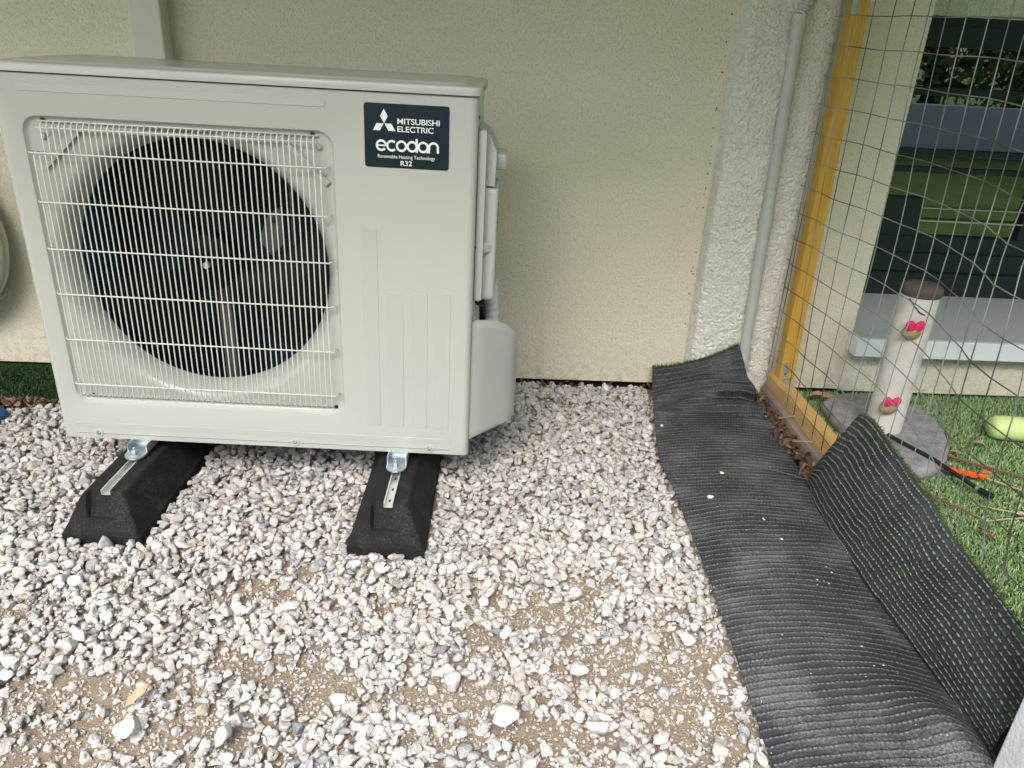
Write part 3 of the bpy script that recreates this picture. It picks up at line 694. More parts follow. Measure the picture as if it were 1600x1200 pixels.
# stations: left, middle, right edge points
ST = [((.589, .684, .074), (.728, .645, .122), (.838, .628, .186)),
      ((.583, .640, .046), (.735, .618, .090), (.866, .610, .120)),
      ((.577, .590, .020), (.742, .585, .058), (.892, .585, .055)),
      ((.570, .535, .012), (.742, .540, .036), (.905, .545, .022)),
      ((.556, .460, .012), (.735, .465, .022), (.910, .470, .018)),
      ((.536, .330, .010), (.718, .335, .024), (.902, .340, .012)),
      ((.522, .216, .008), (.705, .215, .024), (.892, .215, .014)),
      ((.522, .070, .008), (.695, .070, .025), (.884, .070, .014)),
      ((.524, -.060, .006), (.690, -.060, .026), (.886, -.060, .008)),
      ((.522, -.220, .006), (.682, -.220, .026), (.874, -.220, .006)),
      ((.520, -.396, .004), (.684, -.400, .030), (.872, -.400, .006)),
      ((.512, -.520, .004), (.682, -.530, .034), (.872, -.540, .008)),
      ((.506, -.638, .002), (.680, -.640, .034), (.868, -.640, .008)),
      ((.502, -.760, .002), (.672, -.760, .038), (.850, -.755, .008)),
      ((.498, -.900, .002), (.665, -.900, .038), (.825, -.900, .010)),
      ((.494, -1.05, .002), (.660, -1.05, .038), (.815, -1.05, .010))]
arcl = [0]
for a, c in zip(ST, ST[1:]): arcl.append(arcl[-1]+(Vector(a[1])-Vector(c[1])).length)
LEN = arcl[-1]
def strip(u, v):
    s = v*LEN; k = max(i for i in range(len(arcl)) if arcl[i] <= s+1e-9); k = min(k, len(arcl)-2)
    t = (k+(s-arcl[k])/(arcl[k+1]-arcl[k]))/(len(ST)-1)
    l, m_, r_ = (cr([q[j] for q in ST], t) for j in range(3))
    p = l*(2*u-1)*(u-1)+m_*4*u*(1-u)+r_*u*(2*u-1)
    w = .0035*noise.noise(Vector((u*1.6, s*6, 2)))+.0018*noise.noise(Vector((u*2.5, s*22, 7)))
    if s < .24: w += .015*math.sin(s*70+u*3.2+1.8*math.sin(u*5))*math.exp(-((s-.13)/.07)**2)*(.45+.8*u)
    fold = math.exp(-((s-1.36-.30*(u-.7))/.09)**2)*math.exp(-((u-.84)/.20)**2); w += .034*fold+.008*math.exp(-((s-1.05+.2*u)/.07)**2)*u+.006*math.exp(-((s-.62-.3*u)/.05)**2)*(1-u)
    w += .011*max(0, 1-abs(s-.215+.05*u)/.022)-.007*max(0, 1-abs(s-.175+.06*u)/.02)+.009*max(0, 1-abs(s-.105-.07*u)/.018)*(1-abs(2*u-1.1))
    d = w if s > .12 else w*(s/.12)
    e = .004*noise.noise(Vector((s*5, 9, u*2)))*(2*u-1)
    return (p[0]+e, p[1]-(w*.8 if s < .2 else 0), p[2]+max(w, -.012))
ts = empty('turf_strip', (.7, -.1, 0), label='long strip of artificial turf lying black backing up beside the gravel', cat='artificial turf')
O = Vector((.7, -.1, 0))
me = grid_mesh('backing', 64, 330, strip, (.36, LEN))
for v in me.vertices: v.co -= O
o = link('backing', me, M_back1, ts, 180); sm = o.modifiers.new('thick', 'SOLIDIFY'); sm.thickness = .004; sm.offset = -1
def fibres(pts_fn, n, length, col, spread, seed=1, lean_=(0, 0, 1)):
    rg = np.random.default_rng(seed); V = []; F = []; Cc = []
    for i in range(n):
        p = np.array(pts_fn(rg.random()), float)+rg.normal(0, spread, 3)*np.array([1, 1, .4]); L_ = length*rg.uniform(.5, 1.25)
        d = np.array(lean_, float)+rg.normal(0, .45, 3); d /= np.linalg.norm(d); w = np.cross(d, rg.normal(0, 1, 3)); w /= np.linalg.norm(w); w *= .0008
        b2 = d+rg.normal(0, .35, 3); k = len(V); mid = p+d*L_*.5; V += [p-w, p+w, mid+w*.8, mid-w*.8, p+d*L_*.5+b2*L_*.5]; F += [(k, k+1, k+2, k+3), (k+3, k+2, k+4, k+4)]
        c = np.array(col[rg.integers(len(col))])*rg.uniform(.7, 1.3); Cc += [c]*5
    V = np.array(V); me = bpy.data.meshes.new('fringe'); me.from_pydata(V.tolist(), [], [tuple(dict.fromkeys(f)) for f in F]); me.update()
    a = me.color_attributes.new('tint', 'FLOAT_COLOR', 'POINT'); a.data.foreach_set('color', np.c_[np.array(Cc), np.ones(len(Cc))].astype(np.float32).ravel())
    return me
G1 = [(.035, .075, .015), (.06, .11, .025), (.13, .16, .05), (.03, .06, .012)]
me = fibres(lambda t: np.array(strip(t, 0))-np.array(O)+np.array([0, .003, -.002]), 1500, .014, G1, .002, 3, (0, .2, .5)); link('fringe', me, M_blade, ts)
b = MB(); 
for q in range(5): b.tube([(.655+.01*q+rng.normal(0, .004), .66, .085+.02*math.sin(k*.5+q)+.004*k+rng.normal(0, .001)) if 0 else (.63+.012*q+.006*k, .665-.002*k, .078+.012*math.sin(k*.55+q*1.3)+.003*k) for k in range(9)], .0006, 5)
rel(b, O, 'loose_thread', M_black, ts)

# flap leaning on the mesh
FT = [(.922, .062, .140), (.925, .024, .245), (.928, -.020, .268), (.928, -.070, .266), (.928, -.120, .260), (.928, -.190, .252), (.928, -.254, .243), (.928, -.334, .231), (.928, -.439, .208), (.928, -.521, .202), (.928, -.635, .189), (.928, -.735, .18)]
FB = [(.876, .082, .028), (.872, .045, .018), (.866, .01, .016), (.861, -.04, .016), (.858, -.09, .016), (.855, -.15, .016), (.854, -.22, .016), (.854, -.31, .016), (.858, -.41, .016), (.862, -.50, .018), (.864, -.62, .014), (.862, -.73, .006)]
def flap(u, v):
    a = cr(FB, v); c = cr(FT, v); p = a*(1-u)+c*u
    bow = .018*math.sin(math.pi*u); w = .005*noise.noise(Vector((u*2, v*7, 4)))+.003*noise.noise(Vector((u*3, v*16, 8)))
    return (p[0]-bow*.75+w, p[1], p[2]+bow*.3+.002*noise.noise(Vector((v*30, u, 1))))
tf = empty('turf_flap', (.9, -.3, 0), label='second piece of artificial turf leaning against the wire mesh, bold pale stitch rows', cat='artificial turf')
O2 = Vector((.9, -.3, 0)); me = grid_mesh('backing', 60, 240, flap, (.235, .82))
for v in me.vertices: v.co -= O2
o = link('backing', me, M_back2, tf, 180); sm = o.modifiers.new('thick', 'SOLIDIFY'); sm.thickness = .004; sm.offset = 1
me = fibres(lambda t: np.array(flap(1, t))-np.array(O2)+np.array([.004, 0, -.002]), 1500, .010, G1, .001, 4, (.8, 0, .15)); link('fringe', me, M_blade, tf)
b = MB(); b.tube([(.905-.9, -.42+.3, .13), (.906-.9, -.455+.3, .15), (.90-.9, -.46+.3, .11)], .0008, 5)

# ================================================================ GRAVEL
PATCH = [(-.357, -.265, .07, .045), (-.422, -.367, .11, .035), (-.648, -.598, .16, .05), (-.30, -.56, .17, .04), (.15, -.375, .12, .045), (.277, -.309, .05, .07), (.28, -.50, .13, .055),
         (.40, -.62, .13, .085), (.455, .229, .05, .03), (.294, .56, .12, .03), (-.9, -.42, .12, .06), (-.02, -.60, .12, .04), (.12, -.68, .16, .05), (.45, -.52, .06, .05), (-.60, -.70, .4, .04), (.03, -.47, .06, .035), (-.12, -.40, .06, .03)]
def dirt(x, y):
    s = 0
    wx = x+.06*noise.noise(Vector((x*7, y*7, 3)))+.03*noise.noise(Vector((x*22, y*22, 3))); wy = y+.07*noise.noise(Vector((x*6, y*6, 9)))+.025*noise.noise(Vector((x*22, y*22, 9)))
    for px_, py_, rx, ry in PATCH:
        s = max(s, 1.05-.62*(((wx-px_)/rx)**2+((wy-py_)/ry)**2))
    return min(1, max(0, s))
def ico(sub):
    b = bmesh.new(); bmesh.ops.create_icosphere(b, subdivisions=sub, radius=1); b.verts.ensure_lookup_table()
    V = np.array([v.co[:] for v in b.verts]); F = np.array([[v.index for v in f.verts] for f in b.faces]); b.free(); return V, F
V1, F1 = ico(1); V2, F2 = ico(2); V3, F3 = ico(3)
def make_stone(V, cuts, rg):
    V = V.copy(); V *= np.array([1, rg.uniform(.68, 1), rg.uniform(.42, .72)])
    for _ in range(cuts):
        d = rg.normal(0, 1, 3); d /= np.linalg.norm(d); lim = rg.uniform(.42, .74)*np.abs(V@d).max(); t = V@d; ex = np.maximum(t-lim, 0); V -= ex[:, None]*d*.985
    V *= 1+rg.normal(0, .018, (len(V), 1)); m = np.abs(V[:, :2]).max(); return V/m
rs = np.random.default_rng(5)
PROT = {3: [make_stone(V3, 13, rs) for _ in range(40)], 2: [make_stone(V2, 9, rs) for _ in range(40)], 1: [make_stone(V1, 3, rs) for _ in range(24)]}
FACES = {3: F3, 2: F2, 1: F1}
RX0, RX1, RY0, RY1, CS = -2.1, .62, -1.05, .72, .003
NXg, NYg = int((RX1-RX0)/CS), int((RY1-RY0)/CS)
gx = RX0+CS*(np.arange(NXg)+.5); gy = RY0+CS*(np.arange(NYg)+.5)
H = np.empty((NXg, NYg))
for i in range(0, NXg):
    for j in range(0, NYg, 4): H[i, j:j+4] = soil_h(gx[i], gy[j])
feet = [(-.1605, .083, .090, .306, -.035), (-.765, .106, .090, .306, -.06)]
def blocked(x, y, r):
    for fx, fy, hx, hy, a in feet:
        c, s = math.cos(-a), math.sin(-a); dx, dy = (x-fx)*c-(y-fy)*s, (x-fx)*s+(y-fy)*c
        if abs(dx) < hx-.006+r*.55 and abs(dy) < hy-.006+r*.55: return True
    if x < -1.17+.1*(y-.46) and y > .455: return True
    # under the strip
    le = np.interp(-y, [-.68, -.46, -.216, .06, .396, .638, .76, 1.05], [.585, .556, .522, .524, .520, .506, .502, .494])
    return x > le-.004-r*.5 and not (x < le+.03 and r < .01)
stones = []
def drop(n, rlo, rhi, lod, cover_fn, flat=.85, p=1.6, yr=None):
    for _ in range(n):
        x = rs.uniform(RX0+.05, RX1-.03); y = rs.uniform(RY0+.05, RY1-.02)
        if x < -1.35-.45*(y+.8)/1.5-.15: continue
        u = rs.random()**p; r = rlo+(rhi-rlo)*u
        cv = cover_fn(x, y)
        if rs.random() > cv or blocked(x, y, r) or y > .705-r*.5: continue
        i0, i1 = int((x-r-RX0)/CS), int((x+r-RX0)/CS)+1; j0, j1 = int((y-r-RY0)/CS), int((y+r-RY0)/CS)+1
        i0 = max(0, i0); j0 = max(0, j0); sub = H[i0:i1, j0:j1]
        if sub.size == 0: continue
        dx = (gx[i0:i1]-x)[:, None]/r; dy = (gy[j0:j1]-y)[None, :]/r; q = dx*dx+dy*dy; inn = q < .5
        if not inn.any(): inn = q <= q.min()+1e-6
        rz = r*.62; h = sub[inn].mean()*.85+sub[inn].max()*.15
        if h > .000 and r > .006 and rs.random() < .85: continue
        if h > .006: continue
        zc = h+rz*flat*.45
        top = zc+rz*np.sqrt(np.maximum(0, 1-q))*.85; H[i0:i1, j0:j1] = np.where(q < 1, np.maximum(sub, top), sub)
        # slope of the bed under the stone
        stones.append((x, y, zc, r, lod))
dens = lambda x, y: (1-.95*min(1, dirt(x, y)*1.25))*(1-.24*max(0, min(1, (-y-.22)/.2)))
front = lambda x, y: .28 if y < -.15 else .12
drop(52000, .0013, .0042, 1, lambda x, y: .95 if dirt(x, y) > .02 else .25, .9, 1.6)
drop(30000, .003, .0080, 2, lambda x, y: .42, .8, 1.6)
drop(16000, .007, .0130, 2, lambda x, y: max(.03, dens(x, y)), .8, 1.0)
drop(30000, .0085, .0155, 3, lambda x, y: max(.04, dens(x, y)), .9, 1.4)
drop(2200, .014, .020, 3, lambda x, y: dens(x, y)*(.6+.4*(y < -.1)), .7, 2.6)
drop(30000, .0018, .0050, 2, lambda x, y: .12+.75*max(0, min(1, (-y-.12)/.25)), .8, 1.5)
BIG = [(-.37, -.70, .027), (.10, -.27, .018), (.60, -.66, 0), (.33, -.70, .022), (-.69, -.49, .019), (-.335, -.40, .021), (.21, -.55, .022), (.235, -.68, .026), (-.52, -.69, .020), (.08, -.66, .022), (-.78, -.55, .019), (.43, -.47, .019)]
for x, y, r in BIG:
    if r: stones.append((x, y, .003+r*.35, r, 3))
PALETTE = [((.50, .485, .47), 32), ((.44, .43, .42), 26), ((.58, .57, .555), 24), ((.37, .37, .375), 8), ((.30, .31, .325), 3), ((.49, .44, .385), 9), ((.46, .405, .36), 5), ((.22, .24, .26), .7)]
pc = np.array([c for c, _ in PALETTE]); pw = np.array([w for _, w in PALETTE], float); pw /= pw.sum()
def rotm(a, b_, c_):
    ca, sa, cb, sb, cc, sc = math.cos(a), math.sin(a), math.cos(b_), math.sin(b_), math.cos(c_), math.sin(c_)
    return np.array([[cc, -sc, 0], [sc, cc, 0], [0, 0, 1]])@np.array([[cb, 0, sb], [0, 1, 0], [-sb, 0, cb]])@np.array([[1, 0, 0], [0, ca, -sa], [0, sa, ca]])
Vs, Fs, Cs_ = [], [], []; nb = 0
for n_, (x, y, z, r, lod) in enumerate(stones):
    P = PROT[lod]; v = P[rs.integers(len(P))]
    v = v@rotm(rs.normal(0, .38), rs.normal(0, .38), rs.uniform(0, 6.283)).T*r+np.array([x, y, z])
    c = pc[rs.choice(len(pc), p=pw)]*rs.uniform(.88, 1.1)
    if n_ >= len(stones)-12: c = pc[2]*.95
    if lod == 1: c = c*np.array([1.0, .88, .74])*rs.uniform(.7, 1.25)
    Vs.append(v); Fs.append(FACES[lod]+nb); nb += len(v); Cs_.append(np.broadcast_to(c, (len(v), 3)))
print('stones', len(stones), 'verts', nb)
me = np_mesh('gravel', np.concatenate(Vs), np.concatenate(Fs), np.concatenate(Cs_))
link('gravel', me, M_stone, label='pale crushed limestone gravel with patches of sandy soil showing', cat='gravel', kind='stuff')

# pebbles lying on the strip
def sz(x, y):    # height of the strip at x, y
    best = None
    for v in np.linspace(.1, 1, 120):
        l = strip(0, v); r_ = strip(1, v)
        if best is None or abs(l[1]-y) < best[0]: best = (abs(l[1]-y), v, l[0], r_[0])
    u = (x-best[2])/(best[3]-best[2]); return strip(u, best[1])[2]
peb = [(.564, .388, .0075, 'white pebble near the far curled end of the turf strip'), (.600, -.002, .0105, 'largest grey pebble lying on the turf strip'), (.664, .115, .006, 'small pale pebble beside the green thread on the turf strip'),
       (.701, -.098, .005, 'tiny white pebble near the middle of the turf strip'), (.716, -.175, .0055, 'white pebble close to the leaning turf flap')]
for x, y, r, lb in peb:
    v = PROT[3][rs.integers(40)]@rotm(.2, .1, rs.uniform(0, 6)).T*r; me = np_mesh('pebble', v, F3, np.broadcast_to(np.array([.7, .69, .66]), (len(v), 3)))
    o = link('pebble', me, M_stone, label=lb, cat='pebble', group='pebbles on the turf strip'); o.location = (x, y, sz(x, y)+r*.45)
# white grit crumbs on the strip
Vs, Fs, Cs_ = [], [], []; nb = 0
for _ in range(800):
    x = rs.normal(.66, .07); y = rs.normal(-.28, .22)
    if not (.54 < x < .84 and -.75 < y < .5): continue
    r = .0008+.0026*rs.random()**2.2; v = PROT[1][rs.integers(24)]@rotm(0, 0, rs.uniform(0, 6)).T*r+np.array([x, y, sz(x, y)+r*.4]); Vs.append(v); Fs.append(F1+nb); nb += len(v); Cs_.append(np.broadcast_to(np.array([.7, .69, .66]), (len(v), 3)))
link('grit', np_mesh('grit', np.concatenate(Vs), np.concatenate(Fs), np.concatenate(Cs_)), M_stone, label='white grit crumbs scattered over the black turf backing', cat='grit', kind='stuff')

# ================================================================ ENCLOSURE FLOOR: artificial turf
TX0, TX1, TY0, TY1 = .99, 2.9, -.72, .735
MB().add([(TX0, TY0, -.004), (TX1, TY0, -.004), (TX1, TY1, -.004), (TX0, TY1, -.004)], [(0, 1, 2, 3)]).build('turf_floor', M_turfbase, kind='structure')
MB().add([(-2.2, .43, -.002), (-1.16, .46, -.002), (-1.10, .735, -.002), (-2.2, .735, -.002)], [(0, 1, 2, 3)]).build('turf_base', M_turfbase, kind='structure')
def blades(n, xr, yr, length, cols, seed, name, label):
    rg = np.random.default_rng(seed); x = rg.uniform(*xr, n); y = rg.uniform(*yr, n); L_ = length*rg.uniform(.6, 1.3, n)
    th = rg.uniform(0, 6.283, n); ln = rg.uniform(.1, 1.0, n); clump = np.array([noise.noise(Vector((a*6, b_*6, 0))) for a, b_ in zip(x, y)])
    dx, dy = np.cos(th), np.sin(th); w = .0011; px_, py_ = -dy*w, dx*w; z0 = np.full(n, -.003)
    base = np.c_[x, y, z0]; sd_ = np.c_[px_, py_, np.zeros(n)]; mid = base+np.c_[dx*ln*L_*.3, dy*ln*L_*.3, L_*.55]; tip = mid+np.c_[dx*ln*L_*.65, dy*ln*L_*.65, L_*(.45-.3*ln)]
    V = np.stack([base-sd_, base+sd_, mid+sd_*.9, mid-sd_*.9, tip], 1).reshape(-1, 3); k = (np.arange(n)*5)[:, None]
    F = np.concatenate([k+np.array([0, 1, 2]), k+np.array([0, 2, 3]), k+np.array([3, 2, 4])], 0)
    c = np.array(cols)[rg.integers(len(cols), size=n)]*rg.uniform(.75, 1.25, (n, 1))*(1+.25*clump[:, None]); C5 = np.repeat(c, 5, 0)
    return link(name, np_mesh(name, V, F, C5), M_blade, label=label, cat='artificial grass', kind='stuff')
GC = [(.20, .36, .12), (.25, .45, .15), (.14, .28, .09), (.38, .50, .25), (.22, .40, .13), (.46, .50, .30)]
blades(125000, (1.0, 2.15), (-.71, .70), .0125, GC, 21, 'grass', 'green artificial grass pile covering the enclosure floor')
blades(16000, (-1.75, -1.13), (.45, .70), .015, [(.015, .05, .012), (.02, .065, .02), (.03, .07, .012)], 22, 'grass', 'dark green turf patch by the wall left of the heat pump')

# ================================================================ LEAVES
def leaf_mesh(seed, L_=.05, w=.4, curl=1.0, cols=None):
    rg = np.random.default_rng(seed); nu, nv = 6, 10; vs = []
    ph = rg.uniform(0, 6, 4); k1, k2 = rg.uniform(.3, 1, 2)*curl
    for j in range(nv+1):
        t = j/nv; wd = w*L_*(math.sin(math.pi*min(1, t*.96+.02))**.75)*(1+.12*math.sin(t*14+ph[0]))
        for i in range(nu+1):
            s = i/nu*2-1; x = s*wd*.5*(1-.25*k1*abs(s)); y = (t-.5)*L_
            z = k1*abs(s)*wd*.35+k2*L_*.22*math.cos(3*t+ph[1])+.06*L_*math.sin(7*t+3*s+ph[2])*curl
            vs.append((x, y, z))
    return vs, [(j*(nu+1)+i, j*(nu+1)+i+1, (j+1)*(nu+1)+i+1, (j+1)*(nu+1)+i) for j in range(nv) for i in range(nu)]
LC = [(.13, .072, .045), (.17, .105, .07), (.085, .05, .033), (.26, .18, .125), (.12, .062, .042), (.06, .038, .027)]
def pile(n, box, seed, name, label, zr, L_=(.025, .055)):
    rg = np.random.default_rng(seed); V = []; F = []; Cc = []
    for i in range(n):
        vs, fs = leaf_mesh(int(rg.integers(1e6)), rg.uniform(*L_), rg.uniform(.45, .8), 1.5); t = rg.random(); x0, y0, x1, y1, w = box
        p = np.array([x0+(x1-x0)*t+rg.uniform(-w, w), y0+(y1-y0)*t, rg.uniform(*zr)])
        v = np.array(vs)@rotm(rg.normal(0, .6), rg.normal(0, .6), rg.uniform(0, 6.28)).T+p; k = len(V); V += v.tolist(); F += [tuple(a+k for a in f) for f in fs]
        c = np.array(LC[rg.integers(len(LC))])*rg.uniform(.8, 1.25); Cc += [c]*len(vs)
    return link(name, np_mesh(name, np.array(V), np.array(F), np.array(Cc)), M_leaf, smooth=180, label=label, cat='leaves', kind='stuff')
pile(230, (.915, .64, .912, .0, .024), 5, 'leaves', 'brown dry leaves caught between the turf strip and the weathered board', (.0, .024), (.02, .042))
pile(34, (-1.36, .40, -1.22, .43, .03), 6, 'leaves', 'dark dry leaves at the edge of the turf patch left of the unit', (.004, .02))
pile(26, (1.01, .56, 1.03, .12, .02), 9, 'leaves', 'pale dry leaves along the inner side of the orange rail', (.002, .02))
pile(10, (.15, .695, .6, .695, .008), 15, 'leaves', 'few red brown leaves at the foot of the wall', (.002, .008), (.02, .035))
def leaf(x, y, z, L_, rz, col, label, w=.45, tilt=.1, grp='single leaves on the enclosure grass', cat='leaf', curl=.8):
    vs, fs = leaf_mesh(int((x+5)*1000), L_, w, curl); v = np.array(vs)@rotm(tilt, tilt, rz).T
    o = link('leaf', np_mesh('leaf', v, np.array(fs), np.broadcast_to(np.array(col), (len(vs), 3))), M_leaf, smooth=180, label=label, cat=cat, group=grp); o.location = (x, y, z); return o
leaf(-.5316, -.6289, .016, .045, -.55, (.46, .33, .21), 'tan curled dry leaf lying on the sandy gravel', .38, .25, None, curl=.5)
leaf(1.13, .60, .026, .09, 1.2, (.42, .26, .15), 'large tan leaf in the corner behind the orange rail', .6)
leaf(1.345, .30, .018, .035, .3, (.34, .24, .15), 'small brown leaf touching the end of the twig', .7)
leaf(1.395, .285, .018, .03, 1.3, (.40, .25, .17), 'square pinkish leaf right of the grey plush base', .8)
leaf(1.30, .20, .020, .032, 2.0, (.28, .17, .11), 'curled brown leaf on the edge of the grey plush base', .8)
leaf(1.5, .335, .018, .04, 1.1, (.38, .24, .16), 'crumpled leaf below the lime bottle', .6)
leaf(1.38, -.03, .018, .04, 1.5, (.40, .34, .28), 'flat grey leaf on the grass near the pale stalks', .6)
leaf(1.235, -.12, .018, .045, .8, (.17, .08, .035), 'dark brown leaf beside the leaning turf flap', .4)
leaf(1.44, .40, .018, .025, .8, (.36, .22, .14), 'tiny leaf on the grass left of the lime bottle', .6)
# pale crumbs on the enclosure grass
Vs, Fs, Cs_ = [], [], []; nb = 0
for _ in range(220):
    x = rs.uniform(1.08, 1.9); y = rs.uniform(-.45, .66); r = rs.uniform(.0012, .0035)
    v = PROT[1][rs.integers(24)]@rotm(0, 0, rs.uniform(0, 6)).T*r+np.array([x, y, .014]); Vs.append(v); Fs.append(F1+nb); nb += len(v); Cs_.append(np.broadcast_to(np.array([[.6, .52, .36], [.5, .4, .2], [.65, .62, .55]][rs.integers(3)]), (len(v), 3)))
link('debris', np_mesh('debris', np.concatenate(Vs), np.concatenate(Fs), np.concatenate(Cs_)), M_stone, label='pale crumbs scattered over the enclosure grass', cat='debris', kind='stuff')

# twigs, stalks, thread
def twig(pts, r, m, name, label, cat, grp=None):
    c = Vector(pts[0]); o = MB().tube([Vector(p)-c for p in pts], r, 7).build(name, m, smooth=180, label=label, cat=cat, group=grp); o.location = c; return o
def wig(a, b_, n=9, amp=.003, seed=0, arch=0):
    a, b_ = Vector(a), Vector(b_); return [a.lerp(b_, i/(n-1))+Vector((amp*noise.noise(Vector((i*.7, seed, 0))), amp*noise.noise(Vector((i*.7, seed, 5))), arch*math.sin(math.pi*i/(n-1)))) for i in range(n)]
twig(wig((1.335, .262, .02), (1.60, .085, .018), seed=1, amp=.01), [.0045-.0003*i for i in range(9)], M_bark, 'twig', 'long reddish twig lying from the grey plush base to the right', 'twig', 'twigs on the enclosure grass')
twig(wig((1.165, .095, .018), (1.255, -.045, .018), seed=2, amp=.008), [.0042-.0002*i for i in range(9)], M_bark, 'twig', 'reddish twig coming out behind the leaning turf flap', 'twig', 'twigs on the enclosure grass')
twig(wig((1.375, .155, .019), (1.48, .065, .017), seed=3), .0022, M_straw, 'stalk', 'pale stalk beside the orange feather toy', 'stalk', 'pale dry stalks')
twig(wig((1.30, .0, .019), (1.40, -.035, .018), seed=4), .0018, M_straw, 'stalk', 'upper of two pale stalks by the flat grey leaf', 'stalk', 'pale dry stalks')
twig(wig((1.265, -.065, .019), (1.385, -.045, .018), seed=5), .0018, M_straw, 'stalk', 'lower of two pale stalks by the flat grey leaf', 'stalk', 'pale dry stalks')
twig(wig((1.175, .175, .019), (1.245, .175, .018), seed=6), .0022, M_straw, 'stalk', 'pale stalk under the black toy rod', 'stalk', 'pale dry stalks')
twig(wig((.915, .30, .028), (.945, .235, .062), seed=7), .0018, M_straw, 'stalk', 'near straw standing up from the leaves against the weathered board', 'stalk', 'pale dry stalks')
twig(wig((.925, .44, .028), (.950, .385, .066), seed=8), .0018, M_straw, 'stalk', 'far straw standing up from the leaves against the weathered board', 'stalk', 'pale dry stalks')
twig(wig((.715, .155, .033), (.885, .075, .034), seed=9, arch=.006), .0011, mat('green_thread', (.03, .12, .07), .6), 'thread', 'dark green thread lying across the turf strip', 'thread')
twig([(1.40+.01*math.sin(i*.6), .36-.012*i, .02) for i in range(8)], .0012, M_straw, 'string', 'thin curved string on the grass right of the plush base', 'string')
for k, (x0, y0, x1, y1) in enumerate([(.18, -.36, .27, -.40), (.33, -.50, .40, -.56), (.22, -.63, .36, -.66), (-.55, -.66, -.48, -.71)]):
    twig(wig((x0, y0, .004), (x1, y1, .004), seed=20+k, amp=.02, n=9), .0006, M_straw, 'root', ['thin root on the upper sandy patch', 'thin root slanting over the widest sandy patch', 'long thin root on the sand at the bottom', 'thin root beside the tan leaf'][k], 'root', 'thin dry roots on the sand')

# ================================================================ SCRATCHING POST
sp = empty('scratching_post', (1.222, .385, 0), label='white cat scratching post with grey plush base and pink bows', cat='scratching post')
out = [(1.103, .49), (1.112, .56), (1.17, .612), (1.26, .632), (1.345, .612), (1.40, .56), (1.425, .49), (1.415, .40), (1.385, .315), (1.345, .245), (1.285, .175), (1.225, .150), (1.17, .165), (1.135, .24), (1.108, .35), (1.10, .42)]
ol = []
for i in range(16):
    for s in range(4):
        p0, p1, p2, p3 = (np.array(out[(i+k) % 16]) for k in (-1, 0, 1, 2)); t = s/4
        ol.append(.5*((2*p1)+(-p0+p2)*t+(2*p0-5*p1+4*p2-p3)*t*t+(-p0+3*p1-3*p2+p3)*t**3))
cen = np.array([1.25, .39]); b = MB(); rows = []
for k, (sc, z) in enumerate(((.97, .0), (1.0, .006), (1.005, .02), (.985, .031), (.95, .037), (.85, .039), (.6, .040), (.3, .040), (.02, .040))):
    rows.append([((cen+(p-cen)*sc)[0]-1.222, (cen+(p-cen)*sc)[1]-.385, z+.0025*noise.noise(Vector((*((p-cen)*sc*30), 2)))) for p in ol])
n = len(ol); b.add([p for r in rows for p in r], [(i*n+k, i*n+(k+1) % n, (i+1)*n+(k+1) % n, (i+1)*n+k) for i in range(len(rows)-1) for k in range(n)]); b.build('base', M_plush, sp, smooth=180)
MB().lathe([(.050, .036), (.050, .25), (.050, .455)], (0, 0, 0), 40).build('pole', M_sisal, sp, smooth=180)
MB().lathe([(.050, .448), (.054, .453), (.055, .464), (.052, .473), (.042, .479), (.02, .482), (0, .482)], (0, 0, 0), 40).build('cap', M_plushdk, sp, smooth=180)
b = MB().tube([(-.044, -.028, .445), (-.034, -.040, .43), (-.018, -.0500, .412), (-.004, -.0525, .407)], .0016, 6); b.build('cord', M_black, sp)
for zc, xx in ((.370, -.026), (.142, -.030)):
    yy = -.045
    b = MB(); 
    bb = bmesh.new(); bmesh.ops.create_icosphere(bb, subdivisions=3, radius=.021, matrix=Matrix.Translation((xx, yy-.004, zc-.016)) @ Matrix.Diagonal((1.25, .8, .95, 1)))
    for v in bb.verts: v.co += v.co.normalized()*.0012*noise.noise(v.co*260)
    b.bm(bb); o = b.build('toy_ball', M_ball, sp, smooth=180)
    b = MB()
    for s in (-1, 1):
        bb = bmesh.new(); bmesh.ops.create_icosphere(bb, subdivisions=2, radius=1, matrix=Matrix.Translation((xx+s*.0125, yy-.014, zc+.006)) @ Matrix.Rotation(s*.5, 4, 'Y') @ Matrix.Diagonal((.0135, .007, .0175, 1))); b.bm(bb)
    b.build('bow', M_pink, o, smooth=180)
    b = MB()
    for k in range(7): a = k*.9; b.tube([(xx, yy-.004, zc-.025), (xx+.016*math.cos(a), yy-.004, zc-.030-.006*abs(math.sin(a)))], .0007, 4)
    b.build('whisker', M_bark, o)

# bottle, toy rod, feather toy, blue scrap
bt = empty('bottle', (1.565, .405, .040), -.12, label='translucent lime green plastic bottle lying on the enclosure grass', cat='bottle')
MB().lathe([(0, -.004), (.022, -.003), (.031, .004), (.0355, .014), (.037, .03), (.037, .17), (.035, .2), (.022, .22), (.012, .228), (.012, .24)], (0, 0, 0), 36, 'X').build('body', M_lime, bt, smooth=60)
MB().lathe([(.015, .235), (.015, .255), (0, .256)], (0, 0, 0), 24, 'X').build('cap', M_lime, bt, smooth=40)
rd = empty('toy_rod', (1.348, .048, .022), label='black rod of a cat toy lying across the plush base', cat='cat toy')
def rr3(p): return (p[0]-1.348, p[1]-.048, p[2]-.022)
MB().tube([rr3((1.20, .315, .050)), rr3((1.27, .19, .043)), rr3((1.335, .072, .022))], .0058, 12).build('rod', M_black, rd, smooth=60)
MB().tube([rr3((1.333, .075, .022)), rr3((1.352, .042, .022))], [.0074, .0078], 14).build('end_cap', M_black, rd, smooth=60)
